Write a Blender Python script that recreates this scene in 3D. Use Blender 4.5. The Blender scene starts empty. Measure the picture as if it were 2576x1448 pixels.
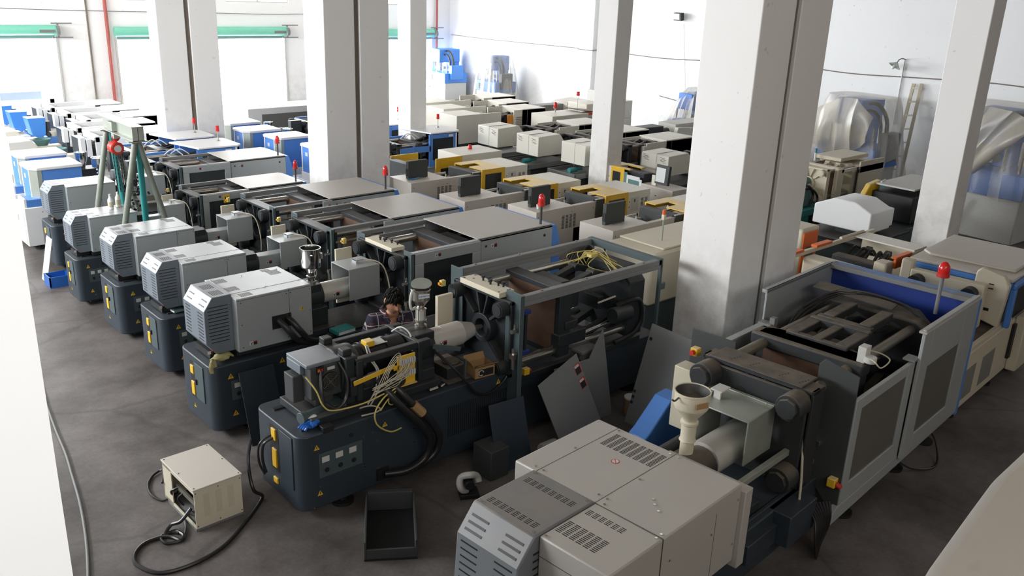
import bpy, math, random
from mathutils import Vector, Matrix
random.seed(7)
C = bpy.context.scene.collection
PI = math.pi
# ---------------------------------------------------------------- camera
cam = bpy.data.cameras.new('camera'); co = bpy.data.objects.new('camera', cam); C.objects.link(co)
cam.sensor_width = 36.0; cam.lens = 2218.0/2576*36.0; cam.clip_start = .05; cam.clip_end = 300
RR = ((0.74755978,-0.66321115,0.03612945),(0.19293293,0.26887753,0.94365341),(0.63555587,0.69846678,-0.3289573))
co.matrix_world = Matrix(((RR[0][0],RR[1][0],-RR[2][0],0),(RR[0][1],RR[1][1],-RR[2][1],0),(RR[0][2],RR[1][2],-RR[2][2],5.0),(0,0,0,1)))
bpy.context.scene.camera = co
# ---------------------------------------------------------------- world, lights, exposure
w = bpy.data.worlds.new('sky'); bpy.context.scene.world = w; w.use_nodes = True
bg = w.node_tree.nodes['Background']; bg.inputs[0].default_value = (.90,.95,1,1); bg.inputs[1].default_value = 8.0
def area(name, loc, target, sx, sy, power, col):
    l = bpy.data.lights.new(name,'AREA'); l.shape='RECTANGLE'; l.size=sx; l.size_y=sy; l.energy=power; l.color=col
    o = bpy.data.objects.new(name,l); C.objects.link(o); o.location = loc
    o.rotation_euler = (Vector(target)-Vector(loc)).to_track_quat('-Z','Y').to_euler()
    return o
area('daylight_doors', (15,35.2,2.0), (14,18,1.2), 20, 3.0, 4000, (.90,.95,1))
area('daylight_windows_left', (-3.6,20,5.3), (14,19,4.5), 20, 1.8, 1700, (.97,.98,1))
area('daylight_windows_high', (13,32.4,5.6), (12,8,4.6), 18, 1.6, 2000, (.97,.98,1))
area('fill_light_near_wall', (5,-3.7,6.4), (8,14,6.0), 14, 1.2, 330, (1,.955,.90))  # added fill lamp, brightens camera-facing column faces; the near wall has no windows
a_=area('fill_light_pier', (1.0,-3.2,5.6), (-.1,1.6,4.6), 1.4, 1.2, 8, (.95,.98,1)); a_.data.spread=math.radians(50)  # added narrow lamp behind the camera, only there to whiten the left pier
vs = bpy.context.scene.view_settings
vs.view_transform='Standard'; vs.look='None'; vs.gamma=1; vs.exposure=0.4; vs.use_curve_mapping=False
# ---------------------------------------------------------------- materials
M = {}
def mat(n, col, rough=.5, metal=0, var=.12, scale=3, bump=0, dust=0, dcol=(.30,.26,.21), spec=.5, emit=0):
    m = bpy.data.materials.new(n); m.use_nodes=True; nt=m.node_tree; N=nt.nodes; L=nt.links; b=N['Principled BSDF']
    b.inputs['Roughness'].default_value=rough; b.inputs['Metallic'].default_value=metal
    b.inputs['Specular IOR Level'].default_value=spec
    tc=N.new('ShaderNodeTexCoord'); ns=N.new('ShaderNodeTexNoise'); ns.inputs['Scale'].default_value=scale; ns.inputs['Detail'].default_value=5
    L.new(tc.outputs['Object'], ns.inputs['Vector'])
    mx=N.new('ShaderNodeMix'); mx.data_type='RGBA'
    mx.inputs[6].default_value=(*[c*(1-var) for c in col],1); mx.inputs[7].default_value=(*[min(1,c*(1+var)) for c in col],1)
    L.new(ns.outputs['Fac'], mx.inputs[0]); out=mx.outputs[2]
    if dust:
        g=N.new('ShaderNodeNewGeometry'); s=N.new('ShaderNodeSeparateXYZ'); L.new(g.outputs['Normal'],s.inputs[0])
        r=N.new('ShaderNodeMapRange'); r.inputs[1].default_value=.3; r.inputs[2].default_value=.95; r.inputs[4].default_value=dust
        L.new(s.outputs['Z'],r.inputs[0])
        n2=N.new('ShaderNodeTexNoise'); n2.inputs['Scale'].default_value=6; n2.inputs['Detail'].default_value=6; L.new(tc.outputs['Object'],n2.inputs['Vector'])
        mm=N.new('ShaderNodeMath'); mm.operation='MULTIPLY'; L.new(r.outputs[0],mm.inputs[0])
        r2=N.new('ShaderNodeMapRange'); r2.inputs[1].default_value=.3; r2.inputs[2].default_value=.62; r2.inputs[3].default_value=.45; L.new(n2.outputs['Fac'],r2.inputs[0]); L.new(r2.outputs[0],mm.inputs[1])
        md=N.new('ShaderNodeMix'); md.data_type='RGBA'; L.new(mm.outputs[0],md.inputs[0]); L.new(out,md.inputs[6]); md.inputs[7].default_value=(*dcol,1); out=md.outputs[2]
    L.new(out,b.inputs['Base Color'])
    if bump:
        bp=N.new('ShaderNodeBump'); bp.inputs['Strength'].default_value=bump; bp.inputs['Distance'].default_value=.02; L.new(ns.outputs['Fac'],bp.inputs['Height']); L.new(bp.outputs[0],b.inputs['Normal'])
    if emit: b.inputs['Emission Color'].default_value=(*col,1); b.inputs['Emission Strength'].default_value=emit
    M[n]=m; return m
mat('silver',(.38,.41,.415),.42,.25,.06,2,dust=.35,dcol=(.50,.49,.47))
mat('warmgrey',(.42,.40,.37),.5,.1,.05,2,dust=.3,dcol=(.46,.43,.38))
mat('hoodgrey',(.17,.20,.23),.42,.15,.08,3,dust=.35,dcol=(.36,.34,.31))
mat('slate',(.030,.042,.055),.42,.1,.18,3,dust=.35,dcol=(.075,.078,.08))
mat('slate2',(.06,.085,.09),.5,0,.1,3)
mat('casting',(.024,.029,.033),.5,.2,.25,5,.2,dust=.6,dcol=(.095,.09,.082))
mat('castbrown',(.026,.028,.03),.6,.1,.25,5,.3,dust=.85,dcol=(.17,.14,.105))
mat('rust',(.11,.06,.035),.75,0,.35,7,.3)
mat('steel',(.46,.44,.40),.25,.9,.12,4)
mat('dullsteel',(.28,.26,.22),.4,.7,.2,4,dust=.4,dcol=(.3,.25,.18))
mat('barrel',(.62,.60,.56),.36,.35,.08,4,dust=.3,dcol=(.45,.40,.33))
mat('paleblue',(.42,.52,.68),.4,0,.05,3)
mat('hoodtop',(.17,.185,.20),.48,.12,.08,3,dust=.9,dcol=(.235,.215,.195))
mat('chrome',(.70,.70,.68),.12,1,.05,4)
mat('black',(.012,.013,.014),.5,0,.2,5)
mat('rubber',(.014,.014,.015),.35,0,.2,5)
mat('glassdark',(.03,.035,.038),.12,0,.15,3)
mat('glassgrey',(.11,.105,.09),.45,0,.12,4)
mat('blue',(.08,.23,.62),.42,0,.1,2)
mat('bluedeep',(.012,.035,.22),.45,0,.1,2,dust=.4,dcol=(.18,.17,.17))
mat('skyblue',(.06,.24,.68),.35,0,.06,2)
mat('cream',(.62,.57,.44),.5,0,.06,3,dust=.25,dcol=(.5,.45,.36))
mat('beige',(.56,.52,.46),.45,0,.05,2,dust=.2,dcol=(.6,.56,.50))
mat('ivory',(.70,.68,.60),.45,0,.05,2,dust=.2,dcol=(.74,.71,.65))
mat('white',(.74,.75,.75),.4,0,.04,2)
mat('yellow',(.72,.44,.025),.42,0,.06,2,dust=.85,dcol=(.74,.60,.34))
mat('orange',(.72,.14,.02),.45,0,.06,3)
mat('teal',(.02,.24,.24),.45,0,.12,3)
mat('tealgrey',(.10,.22,.22),.6,.1,.3,6)
mat('midgrey',(.19,.195,.195),.55,0,.1,3,dust=.2,dcol=(.3,.29,.27))
mat('darkgrey',(.045,.05,.05),.55,0,.12,3)
mat('redlamp',(.62,.02,.02),.18,0,.05,3)
mat('red',(.5,.03,.02),.4,0,.1,3)
mat('amber',(.75,.28,.02),.3,0,.05,3)
mat('card',(.33,.20,.09),.85,0,.12,6)
mat('cardred',(.22,.13,.075),.85,0,.12,6)
mat('paper',(.75,.75,.72),.7,0,.05,4)
mat('labelgrey',(.55,.55,.52),.6,0,.1,20)
mat('wireyellow',(.55,.45,.14),.5,0,.1,5)
mat('wirecream',(.5,.46,.35),.5,0,.1,5)
mat('glove',(.30,.27,.12),.85,0,.2,12,.3)
mat('poly',(.02,.12,.45),.2,0,.1,9)
mat('galv',(.40,.43,.38),.4,.5,.15,6)
mat('leg_paint',(.20,.22,.185),.5,.3,.3,5)
mat('mint',(.20,.60,.45),.5,0,.1,4)
mat('pipe',(.18,.14,.12),.6,.2,.3,6)
mat('redpipe',(.42,.10,.08),.5,0,.2,5)
mat('teal_sheet',(.20,.32,.30),.4,0,.1,4)
mat('skin',(.36,.17,.10),.5,0,.06,6)
mat('hair',(.009,.008,.007),.7,0,.3,60,.15,spec=.2)
mat('jean',(.03,.035,.05),.8,0,.15,20)
mat('screen',(.7,.74,.72),.15,0,.03,3)
mat('tag_black',(.02,.02,.02),.5,0,.1,5)
mat('tube_white',(.55,.54,.50),.4,0,.05,5)
def plaster(n, col, dirt=(.33,.28,.23), low=2.3, amt=.85, bump=.15):
    m=mat(n,col,.85,0,.03,.6,0,spec=.15); nt=m.node_tree; N=nt.nodes; L=nt.links; b=N['Principled BSDF']
    src=b.inputs['Base Color'].links[0].from_socket
    g=N.new('ShaderNodeNewGeometry'); s=N.new('ShaderNodeSeparateXYZ'); L.new(g.outputs['Position'],s.inputs[0])
    r=N.new('ShaderNodeMapRange'); r.inputs[1].default_value=low; r.inputs[2].default_value=.2; r.inputs[4].default_value=1; L.new(s.outputs['Z'],r.inputs[0])
    ns=N.new('ShaderNodeTexNoise'); ns.inputs['Scale'].default_value=2.2; ns.inputs['Detail'].default_value=9; ns.inputs['Roughness'].default_value=.7; L.new(g.outputs['Position'],ns.inputs['Vector'])
    cr=N.new('ShaderNodeMapRange'); cr.inputs[1].default_value=.42; cr.inputs[2].default_value=.68; L.new(ns.outputs['Fac'],cr.inputs[0])
    mu=N.new('ShaderNodeMath'); mu.operation='MULTIPLY'; L.new(r.outputs[0],mu.inputs[0]); L.new(cr.outputs[0],mu.inputs[1])
    m2=N.new('ShaderNodeMath'); m2.operation='MULTIPLY'; L.new(mu.outputs[0],m2.inputs[0]); m2.inputs[1].default_value=amt
    sp=N.new('ShaderNodeTexNoise'); sp.inputs['Scale'].default_value=9; sp.inputs['Detail'].default_value=3; L.new(g.outputs['Position'],sp.inputs['Vector'])
    sr=N.new('ShaderNodeMapRange'); sr.inputs[1].default_value=.70; sr.inputs[2].default_value=.76; sr.inputs[4].default_value=.35; L.new(sp.outputs['Fac'],sr.inputs[0])
    ad=N.new('ShaderNodeMath'); ad.operation='MAXIMUM'; L.new(m2.outputs[0],ad.inputs[0]); L.new(sr.outputs[0],ad.inputs[1])
    mx=N.new('ShaderNodeMix'); mx.data_type='RGBA'; L.new(ad.outputs[0],mx.inputs[0]); L.new(src,mx.inputs[6]); mx.inputs[7].default_value=(*dirt,1)
    L.new(mx.outputs[2],b.inputs['Base Color'])
    bp=N.new('ShaderNodeBump'); bp.inputs['Strength'].default_value=bump; bp.inputs['Distance'].default_value=.01; L.new(ns.outputs['Fac'],bp.inputs['Height']); L.new(bp.outputs[0],b.inputs['Normal'])
    return m
plaster('plaster',(.80,.79,.77)); plaster('plaster_wall',(.84,.85,.85),low=1.6,amt=.35); plaster('joint',(.20,.17,.14),bump=.4); plaster('coping',(.36,.335,.30),(.30,.28,.25),low=9,amt=.35)
mat('plaster_clean',(.82,.83,.84),.85,0,.02,.5,.03,spec=.15)
plaster('ceiling_paint',(.34,.30,.26))
def floor_mat():
    m=bpy.data.materials.new('concrete'); m.use_nodes=True; nt=m.node_tree; N=nt.nodes; L=nt.links; b=N['Principled BSDF']
    g=N.new('ShaderNodeNewGeometry'); n1=N.new('ShaderNodeTexNoise'); n1.inputs['Scale'].default_value=.9; n1.inputs['Detail'].default_value=10; n1.inputs['Roughness'].default_value=.65
    L.new(g.outputs['Position'],n1.inputs['Vector'])
    cr=N.new('ShaderNodeValToRGB'); e=cr.color_ramp.elements; e[0].position=.32; e[0].color=(.052,.044,.038,1); e[1].position=.66; e[1].color=(.165,.15,.143,1); L.new(n1.outputs['Fac'],cr.inputs[0])
    v=N.new('ShaderNodeTexVoronoi'); v.feature='DISTANCE_TO_EDGE'; v.inputs['Scale'].default_value=.42
    wn=N.new('ShaderNodeTexNoise'); wn.inputs['Scale'].default_value=2; wn.inputs['Detail'].default_value=4; L.new(g.outputs['Position'],wn.inputs['Vector'])
    ma=N.new('ShaderNodeMix'); ma.data_type='RGBA'; ma.inputs[0].default_value=.16; L.new(g.outputs['Position'],ma.inputs[6]); L.new(wn.outputs['Color'],ma.inputs[7]); L.new(ma.outputs[2],v.inputs['Vector'])
    r=N.new('ShaderNodeMapRange'); r.inputs[1].default_value=.004; r.inputs[2].default_value=.012; r.inputs[3].default_value=.3; r.inputs[4].default_value=0; L.new(v.outputs['Distance'],r.inputs[0])
    mx=N.new('ShaderNodeMix'); mx.data_type='RGBA'; L.new(r.outputs[0],mx.inputs[0]); L.new(cr.outputs[0],mx.inputs[6]); mx.inputs[7].default_value=(.03,.028,.026,1)
    n3=N.new('ShaderNodeTexNoise'); n3.inputs['Scale'].default_value=28; n3.inputs['Detail'].default_value=5; L.new(g.outputs['Position'],n3.inputs['Vector'])
    m3=N.new('ShaderNodeMix'); m3.data_type='RGBA'; m3.blend_type='OVERLAY'; m3.inputs[0].default_value=.25; L.new(mx.outputs[2],m3.inputs[6]); L.new(n3.outputs['Fac'],m3.inputs[7])
    L.new(m3.outputs[2],b.inputs['Base Color']); b.inputs['Roughness'].default_value=.55; b.inputs['Specular IOR Level'].default_value=.4
    bp=N.new('ShaderNodeBump'); bp.inputs['Strength'].default_value=.25; bp.inputs['Distance'].default_value=.01; L.new(n1.outputs['Fac'],bp.inputs['Height']); L.new(bp.outputs[0],b.inputs['Normal'])
    M['concrete']=m
floor_mat(); mat('yard',(.74,.74,.74),.9,0,.04,.3)
def plaid_mat():
    m=bpy.data.materials.new('plaid'); m.use_nodes=True; nt=m.node_tree; N=nt.nodes; L=nt.links; b=N['Principled BSDF']; b.inputs['Roughness'].default_value=.9
    tc=N.new('ShaderNodeTexCoord'); s=N.new('ShaderNodeSeparateXYZ'); L.new(tc.outputs['Object'],s.inputs[0])
    def stripes(ch,per,w0,off=0.):
        a=N.new('ShaderNodeMath'); a.operation='MULTIPLY_ADD'; a.inputs[1].default_value=1/per; a.inputs[2].default_value=off; L.new(s.outputs[ch],a.inputs[0])
        f=N.new('ShaderNodeMath'); f.operation='FRACT'; L.new(a.outputs[0],f.inputs[0])
        c=N.new('ShaderNodeMath'); c.operation='LESS_THAN'; c.inputs[1].default_value=w0; L.new(f.outputs[0],c.inputs[0]); return c.outputs[0]
    def mix(f,a,bc):
        x=N.new('ShaderNodeMix'); x.data_type='RGBA'
        if hasattr(f,'links'): L.new(f,x.inputs[0])
        if isinstance(a,tuple): x.inputs[6].default_value=a
        else: L.new(a,x.inputs[6])
        x.inputs[7].default_value=bc; return x.outputs[2]
    c=mix(stripes('X',.11,.45),(.03,.018,.03,1),(.075,.035,.045,1)); c=mix(stripes('Z',.11,.45),c,(.022,.02,.04,1))
    c=mix(stripes('X',.11,.065,.3),c,(.42,.38,.40,1)); c=mix(stripes('Z',.11,.065,.3),c,(.42,.38,.40,1)); c=mix(stripes('Z',.11,.05,.55),c,(.2,.17,.19,1))
    L.new(c,b.inputs['Base Color']); M['plaid']=m
plaid_mat()
def film_mat(n,t,col):
    m=bpy.data.materials.new(n); m.use_nodes=True; nt=m.node_tree; N=nt.nodes; L=nt.links
    b=N['Principled BSDF']; b.inputs['Base Color'].default_value=(*col,1); b.inputs['Roughness'].default_value=.28
    tr=N.new('ShaderNodeBsdfTransparent'); mx=N.new('ShaderNodeMixShader'); lw=N.new('ShaderNodeLayerWeight'); lw.inputs[0].default_value=.35
    ns=N.new('ShaderNodeTexNoise'); ns.inputs['Scale'].default_value=3; tc=N.new('ShaderNodeTexCoord'); L.new(tc.outputs['Object'],ns.inputs['Vector'])
    a=N.new('ShaderNodeMath'); a.operation='MULTIPLY_ADD'; a.inputs[1].default_value=.5; a.inputs[2].default_value=t; L.new(lw.outputs['Facing'],a.inputs[0])
    a2=N.new('ShaderNodeMath'); a2.operation='MULTIPLY_ADD'; a2.inputs[1].default_value=.25; L.new(ns.outputs['Fac'],a2.inputs[0]); L.new(a.outputs[0],a2.inputs[2])
    L.new(a2.outputs[0],mx.inputs[0]); L.new(tr.outputs[0],mx.inputs[1]); L.new(b.outputs[0],mx.inputs[2]); L.new(mx.outputs[0],N['Material Output'].inputs[0])
    M[n]=m
film_mat('film',.16,(.60,.56,.48))
film_mat('film_thick',.5,(.50,.46,.38))
def glass_mat():
    m=bpy.data.materials.new('glass'); m.use_nodes=True; b=m.node_tree.nodes['Principled BSDF']; b.inputs['Base Color'].default_value=(.9,.95,1,1); b.inputs['Transmission Weight'].default_value=1; b.inputs['Roughness'].default_value=.05; b.inputs['IOR'].default_value=1.05; M['glass']=m
glass_mat()
# ---------------------------------------------------------------- mesh helpers
class MB:
    def __init__(s): s.v=[]; s.f=[]; s.mi=[]; s.m=0
    def add(s,v,f):
        n=len(s.v); s.v+= [tuple(p) for p in v]
        for q in f: s.f.append([i+n for i in q]); s.mi.append(s.m)
        return s
    def box(s,x0,x1,y0,y1,z0,z1):
        return s.add([(x0,y0,z0),(x1,y0,z0),(x1,y1,z0),(x0,y1,z0),(x0,y0,z1),(x1,y0,z1),(x1,y1,z1),(x0,y1,z1)],[(0,3,2,1),(4,5,6,7),(0,1,5,4),(1,2,6,5),(2,3,7,6),(3,0,4,7)])
    def obox(s,c,size,R):
        v=[Vector(c)+R@Vector((i*size[0]/2,j*size[1]/2,k*size[2]/2)) for k in(-1,1) for (i,j) in((-1,-1),(1,-1),(1,1),(-1,1))]
        return s.add(v,[(0,3,2,1),(4,5,6,7),(0,1,5,4),(1,2,6,5),(2,3,7,6),(3,0,4,7)])
    def bar(s,p,q,w,h):   # rectangular bar p->q
        d=Vector(q)-Vector(p); R=d.to_track_quat('X','Z').to_matrix(); return s.obox((Vector(p)+Vector(q))/2,(d.length,w,h),R)
    def prism(s,poly,ax,a,b):
        def P(u,v,t): return (t,u,v) if ax=='x' else ((u,t,v) if ax=='y' else (u,v,t))
        n=len(poly); v=[P(u,q,a) for u,q in poly]+[P(u,q,b) for u,q in poly]
        return s.add(v,[list(range(n))[::-1],list(range(n,2*n))]+[(i,(i+1)%n,n+(i+1)%n,n+i) for i in range(n)])
    def cyl(s,p,q,r,r2=None,n=16):
        r2=r if r2 is None else r2; p=Vector(p);q=Vector(q); R=(q-p).to_track_quat('Z','Y').to_matrix()
        v=[p+R@Vector((r*math.cos(2*PI*i/n),r*math.sin(2*PI*i/n),0)) for i in range(n)]+[q+R@Vector((r2*math.cos(2*PI*i/n),r2*math.sin(2*PI*i/n),0)) for i in range(n)]
        return s.add(v,[list(range(n))[::-1],list(range(n,2*n))]+[(i,(i+1)%n,n+(i+1)%n,n+i) for i in range(n)])
    def lathe(s,cx,cy,prof,n=20):
        v=[];f=[]
        for r,z in prof: v+=[(cx+r*math.cos(2*PI*i/n),cy+r*math.sin(2*PI*i/n),z) for i in range(n)]
        for k in range(len(prof)-1):
            for i in range(n): f.append((k*n+i,k*n+(i+1)%n,(k+1)*n+(i+1)%n,(k+1)*n+i))
        f.append(list(range(n))[::-1]); f.append([(len(prof)-1)*n+i for i in range(n)])
        return s.add(v,f)
    def tube(s,pts,r,n=8,sub=6):
        P=[Vector(p) for p in pts]
        if sub>1 and len(P)>2:
            Q=[]
            for i in range(len(P)-1):
                a=P[max(i-1,0)];b=P[i];c=P[i+1];d=P[min(i+2,len(P)-1)]
                for k in range(sub):
                    t=k/sub; Q.append(.5*((2*b)+(c-a)*t+(2*a-5*b+4*c-d)*t*t+(3*b-a-3*c+d)*t**3))
            Q.append(P[-1]); P=Q
        v=[];f=[]; up=Vector((0,0,1)); prev=None
        for i,p in enumerate(P):
            d=(P[min(i+1,len(P)-1)]-P[max(i-1,0)]).normalized()
            if prev is None: prev=d.orthogonal().normalized()
            prev=(prev-d*prev.dot(d)).normalized(); b=d.cross(prev)
            v+=[p+(prev*math.cos(2*PI*k/n)+b*math.sin(2*PI*k/n))*r for k in range(n)]
        for i in range(len(P)-1):
            for k in range(n): f.append((i*n+k,i*n+(k+1)%n,(i+1)*n+(k+1)%n,(i+1)*n+k))
        f.append(list(range(n))[::-1]); f.append([(len(P)-1)*n+k for k in range(n)])
        return s.add(v,f)
    def ring(s,x0,x1,y0,y1,z0,z1,t,t2=None):  # rectangular frame in the xz plane, thickness along y
        t2=t2 or t
        s.box(x0,x1,y0,y1,z1-t,z1); s.box(x0,x1,y0,y1,z0,z0+t2); s.box(x0,x0+t,y0,y1,z0+t2,z1-t); return s.box(x1-t,x1,y0,y1,z0+t2,z1-t)
def B(*a): return MB().box(*a)
def clusters(mb):
    p=list(range(len(mb.v)))
    def fnd(a):
        while p[a]!=a: p[a]=p[p[a]]; a=p[a]
        return a
    for f in mb.f:
        r0=fnd(f[0])
        for k in f[1:]:
            r1=fnd(k)
            if r1!=r0: p[r1]=r0
    isl={}
    for i in range(len(mb.v)): isl.setdefault(fnd(i),[]).append(i)
    L=[]
    for k,ids in isl.items():
        xs=[mb.v[i] for i in ids]; L.append([set([k]),[min(q[c] for q in xs)-.004 for c in range(3)],[max(q[c] for q in xs)+.004 for c in range(3)]])
    if len(L)>70: return None,fnd
    ch=True
    while ch:
        ch=False
        for i in range(len(L)):
            for j in range(i+1,len(L)):
                a,b=L[i],L[j]
                if all(a[1][c]<=b[2][c] and b[1][c]<=a[2][c] for c in range(3)):
                    a[0]|=b[0]; a[1]=[min(a[1][c],b[1][c]) for c in range(3)]; a[2]=[max(a[2][c],b[2][c]) for c in range(3)]; L.pop(j); ch=True; break
            if ch: break
    return L,fnd
def part(name,par,mb,mt,bev=0,label=None,kind=None,flat=False,whole=False):
    if not whole and kind is None and par is not None and not isinstance(mt,(list,tuple)):
        L,fnd=clusters(mb)
        if L is None: kind='stuff'
        elif len(L)>1:
            small=min(sum((a[2][c]-a[1][c])**2 for c in range(3))**.5 for a in L)
            if len(L)>12 or small<.05: kind='stuff'
            else:
                first=None
                for cl,_,_ in L:
                    m2=MB(); mp={}
                    for i,v in enumerate(mb.v):
                        if fnd(i) in cl: mp[i]=len(m2.v); m2.v.append(v)
                    for f in mb.f:
                        if f[0] in mp: m2.f.append([mp[k] for k in f]); m2.mi.append(0)
                    o=part(name,par,m2,mt,bev,label,None,flat,True); first=first or o
                return first
    me=bpy.data.meshes.new(name); me.from_pydata(mb.v,[],mb.f)
    mts=mt if isinstance(mt,(list,tuple)) else [mt]
    for k in mts: me.materials.append(M[k])
    if len(mts)>1: me.polygons.foreach_set('material_index',mb.mi)
    me.update()
    if not flat:
        me.shade_smooth(); me.set_sharp_from_angle(angle=math.radians(34))
    o=bpy.data.objects.new(name,me); C.objects.link(o); o.parent=par
    if bev:
        b=o.modifiers.new('bevel','BEVEL'); b.width=bev; b.segments=2; b.limit_method='ANGLE'; b.angle_limit=math.radians(40); b.harden_normals=False
    if label: o['label']=label
    if kind: o['kind']=kind
    return o
def tag(o,label,cat,group=None):
    o['label']=label; o['category']=cat
    if group: o['group']=group
    return o
def T(name,label,cat,loc,yaw=0,sc=(1,1,1),group=None):
    o=bpy.data.objects.new(name,None); C.objects.link(o); o.location=loc; o.rotation_euler=(0,0,yaw); o.scale=sc; o.empty_display_size=.1
    return tag(o,label,cat,group)
def struct(name,mb,mt,par=None,bev=0):
    o=part(name,par,mb,mt,bev,whole=True)
    if par is None: o['kind']='structure'
    return o
def text(par,s,size,loc,rot,mt,name='lettering'):
    cu=bpy.data.curves.new(name,'FONT'); cu.body=s; cu.size=size; cu.extrude=.002; cu.align_x='CENTER'; cu.align_y='CENTER'
    t=bpy.data.objects.new(name+'_src',cu); C.objects.link(t); dg=bpy.context.evaluated_depsgraph_get(); me=bpy.data.meshes.new_from_object(t.evaluated_get(dg))
    bpy.data.objects.remove(t); me.materials.clear(); me.materials.append(M[mt]); me.name=name
    o=bpy.data.objects.new(name,me); C.objects.link(o); o.parent=par; o.location=loc; o.rotation_euler=rot; return o
NEAR=(PI/2,0,0)      # text facing -y
LEFT=(PI/2,0,-PI/2)  # text facing -x
def rrect(x0,x1,y0,y1,r,corners='nw sw',n=5):
    pts=[]
    for cx,cy,a0,k in((x1,y0,-90,'se'),(x1,y1,0,'ne'),(x0,y1,90,'nw'),(x0,y0,180,'sw')):
        if k in corners:
            ox=cx+(-r if 'e' in k else r); oy=cy+(r if 's' in k else -r)
            for i in range(n+1):
                a=math.radians(a0+90*i/n); pts.append((ox+r*math.cos(a),oy+r*math.sin(a)))
        else: pts.append((cx,cy))
    return pts
# ---------------------------------------------------------------- building
yb=math.radians(-4); Ub=Vector((math.cos(yb),math.sin(yb))); Vb=Vector((math.sin(yb),-math.cos(yb)))
COR=Vector((25.2,32.5))
def emp(name,loc,yaw):
    o=bpy.data.objects.new(name,None); C.objects.link(o); o.location=loc; o.rotation_euler=(0,0,yaw); return o
fl=struct('floor',MB().add([(-5,-4,0),(34,-4,0),(34,34,0),(-5,34,0),(-5,-4,-.2),(34,-4,-.2),(34,34,-.2),(-5,34,-.2)],[(0,1,2,3),(7,6,5,4),(0,4,5,1),(1,5,6,2),(2,6,7,3),(3,7,4,0)]),'concrete')
struct('floor_yard',B(-40,60,34,120,-.2,-.005),'yard')
struct('ceiling',B(-5,30,-4,37,7.6,7.8),'ceiling_paint')
def wallpiece(name,lst,par_yaw=yb,mt='plaster_wall'):
    # lst of boxes in building coordinates: u along doors wall from corner (negative = left), v along right wall from corner (positive = towards camera)
    mb=MB()
    for u0,u1,v0,v1,z0,z1 in lst:
        P=[COR+Ub*u+Vb*v for u,v in((u0,v0),(u1,v0),(u1,v1),(u0,v1))]
        mb.add([(p.x,p.y,z0) for p in P]+[(p.x,p.y,z1) for p in P],[(0,1,2,3),(7,6,5,4),(0,4,5,1),(1,5,6,2),(2,6,7,3),(3,7,4,0)])
    return struct(name,mb,mt)
# doors wall: openings  (u from corner)
OP=[(-19.9,-16.15,0,2.66),(-14.15,-7.9,0,2.6),(-5.9,-1.0,0,2.5)]
WN=[(-15.7+1.0,-12.9,3.85,5.2),(-10.1,-7.6,3.85,5.2),(-5.2,-2.6,3.85,5.2)]
us=sorted(set([-31,0.3]+[a for o in OP+WN for a in o[:2]])); lst=[]
for a,b in zip(us[:-1],us[1:]):
    c=(a+b)/2; zs=[(0,7.7)]
    for o in OP+WN:
        if o[0]<c<o[1]:
            nz=[]
            for z0,z1 in zs:
                if o[2]>=z1 or o[3]<=z0: nz.append((z0,z1))
                else:
                    if o[2]>z0: nz.append((z0,o[2]))
                    if o[3]<z1: nz.append((o[3],z1))
            zs=nz
    for z0,z1 in zs: lst.append((a,b,-.3,0,z0,z1))
wallpiece('wall_back',lst)
wallpiece('wall_right',[(0,.3,0,36,0,7.7)])
struct('wall_left',MB().box(-4.2,-4,-4,35,0,4.3).box(-4.2,-4,-4,35,6.3,7.7).box(-4.2,-4,-4,9,4.3,6.3).box(-4.2,-4,33,35,4.3,6.3),'plaster_wall')
struct('wall_near',MB().box(-4.2,30,-4.2,-4,0,7.7),'ceiling_paint')
for i,(v0,v1) in enumerate(((9.0,9.75),)):
    wallpiece('wall_pilaster',[(-.28,0,v0,v1,0,7.6)])
for i,(a,b,z0,z1) in enumerate(WN):
    e=emp('window_%d'%(i+1),(0,0,0),0); e['kind']='structure'
    p=lambda u,v,z:(COR+Ub*u+Vb*v).to_3d()+Vector((0,0,z))
    f=MB()
    for q0,q1 in (((a,z0),(b,z0)),((a,z1),(b,z1)),((a,z0),(a,z1)),((b,z0),(b,z1)),(((a+b)/2,z0),((a+b)/2,z1))):
        f.bar(p(q0[0],-.1,q0[1]),p(q1[0],-.1,q1[1]),.06,.07)
    part('window_frame',e,f,'labelgrey'); part('window_pane',e,MB().bar(p(a,-.12,(z0+z1)/2),p(b,-.12,(z0+z1)/2),.01,z1-z0),'glass')
for i,(a,b,z0,z1) in enumerate(OP):   # roller shutters rolled up over the door openings
    e=emp('door_%d'%(i+1),(0,0,0),0); e['kind']='structure'
    p=lambda u,v,z:(COR+Ub*u+Vb*v).to_3d()+Vector((0,0,z))
    part('shutter_roll',e,MB().cyl(p(a-.1,.2,z1+.2),p(b+.1,.2,z1+.2),.17,n=20),'mint')
    part('shutter_curtain',e,MB().bar(p(a,.06,z1-.02),p(b,.06,z1-.02),.04,.12),'teal_sheet')
    part('guide_rail',e,MB().bar(p(b+.04,.04,0),p(b+.04,.04,z1),.08,.06),'labelgrey'); part('guide_rail',e,MB().bar(p(a-.04,.04,0),p(a-.04,.04,z1),.08,.06),'labelgrey')
    g=part('drive_motor',e,MB().cyl(p(b-.5,.3,z1+.18),p(b-.02,.3,z1+.18),.08,n=12).cyl(p(b+.02,.3,z1+.18),p(b+.12,.3,z1+.18),.16,n=14),'midgrey')
    part('bracket',e,MB().bar(p(b-.1,.2,z1+.42),p(b+.55,.2,z1+.42),.04,.04).bar(p(b-.1,.2,z1-.04),p(b+.55,.2,z1-.04),.04,.04).bar(p(b+.1,.2,z1-.04),p(b+.1,.2,z1+.42),.05,.05),'midgrey')
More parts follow.
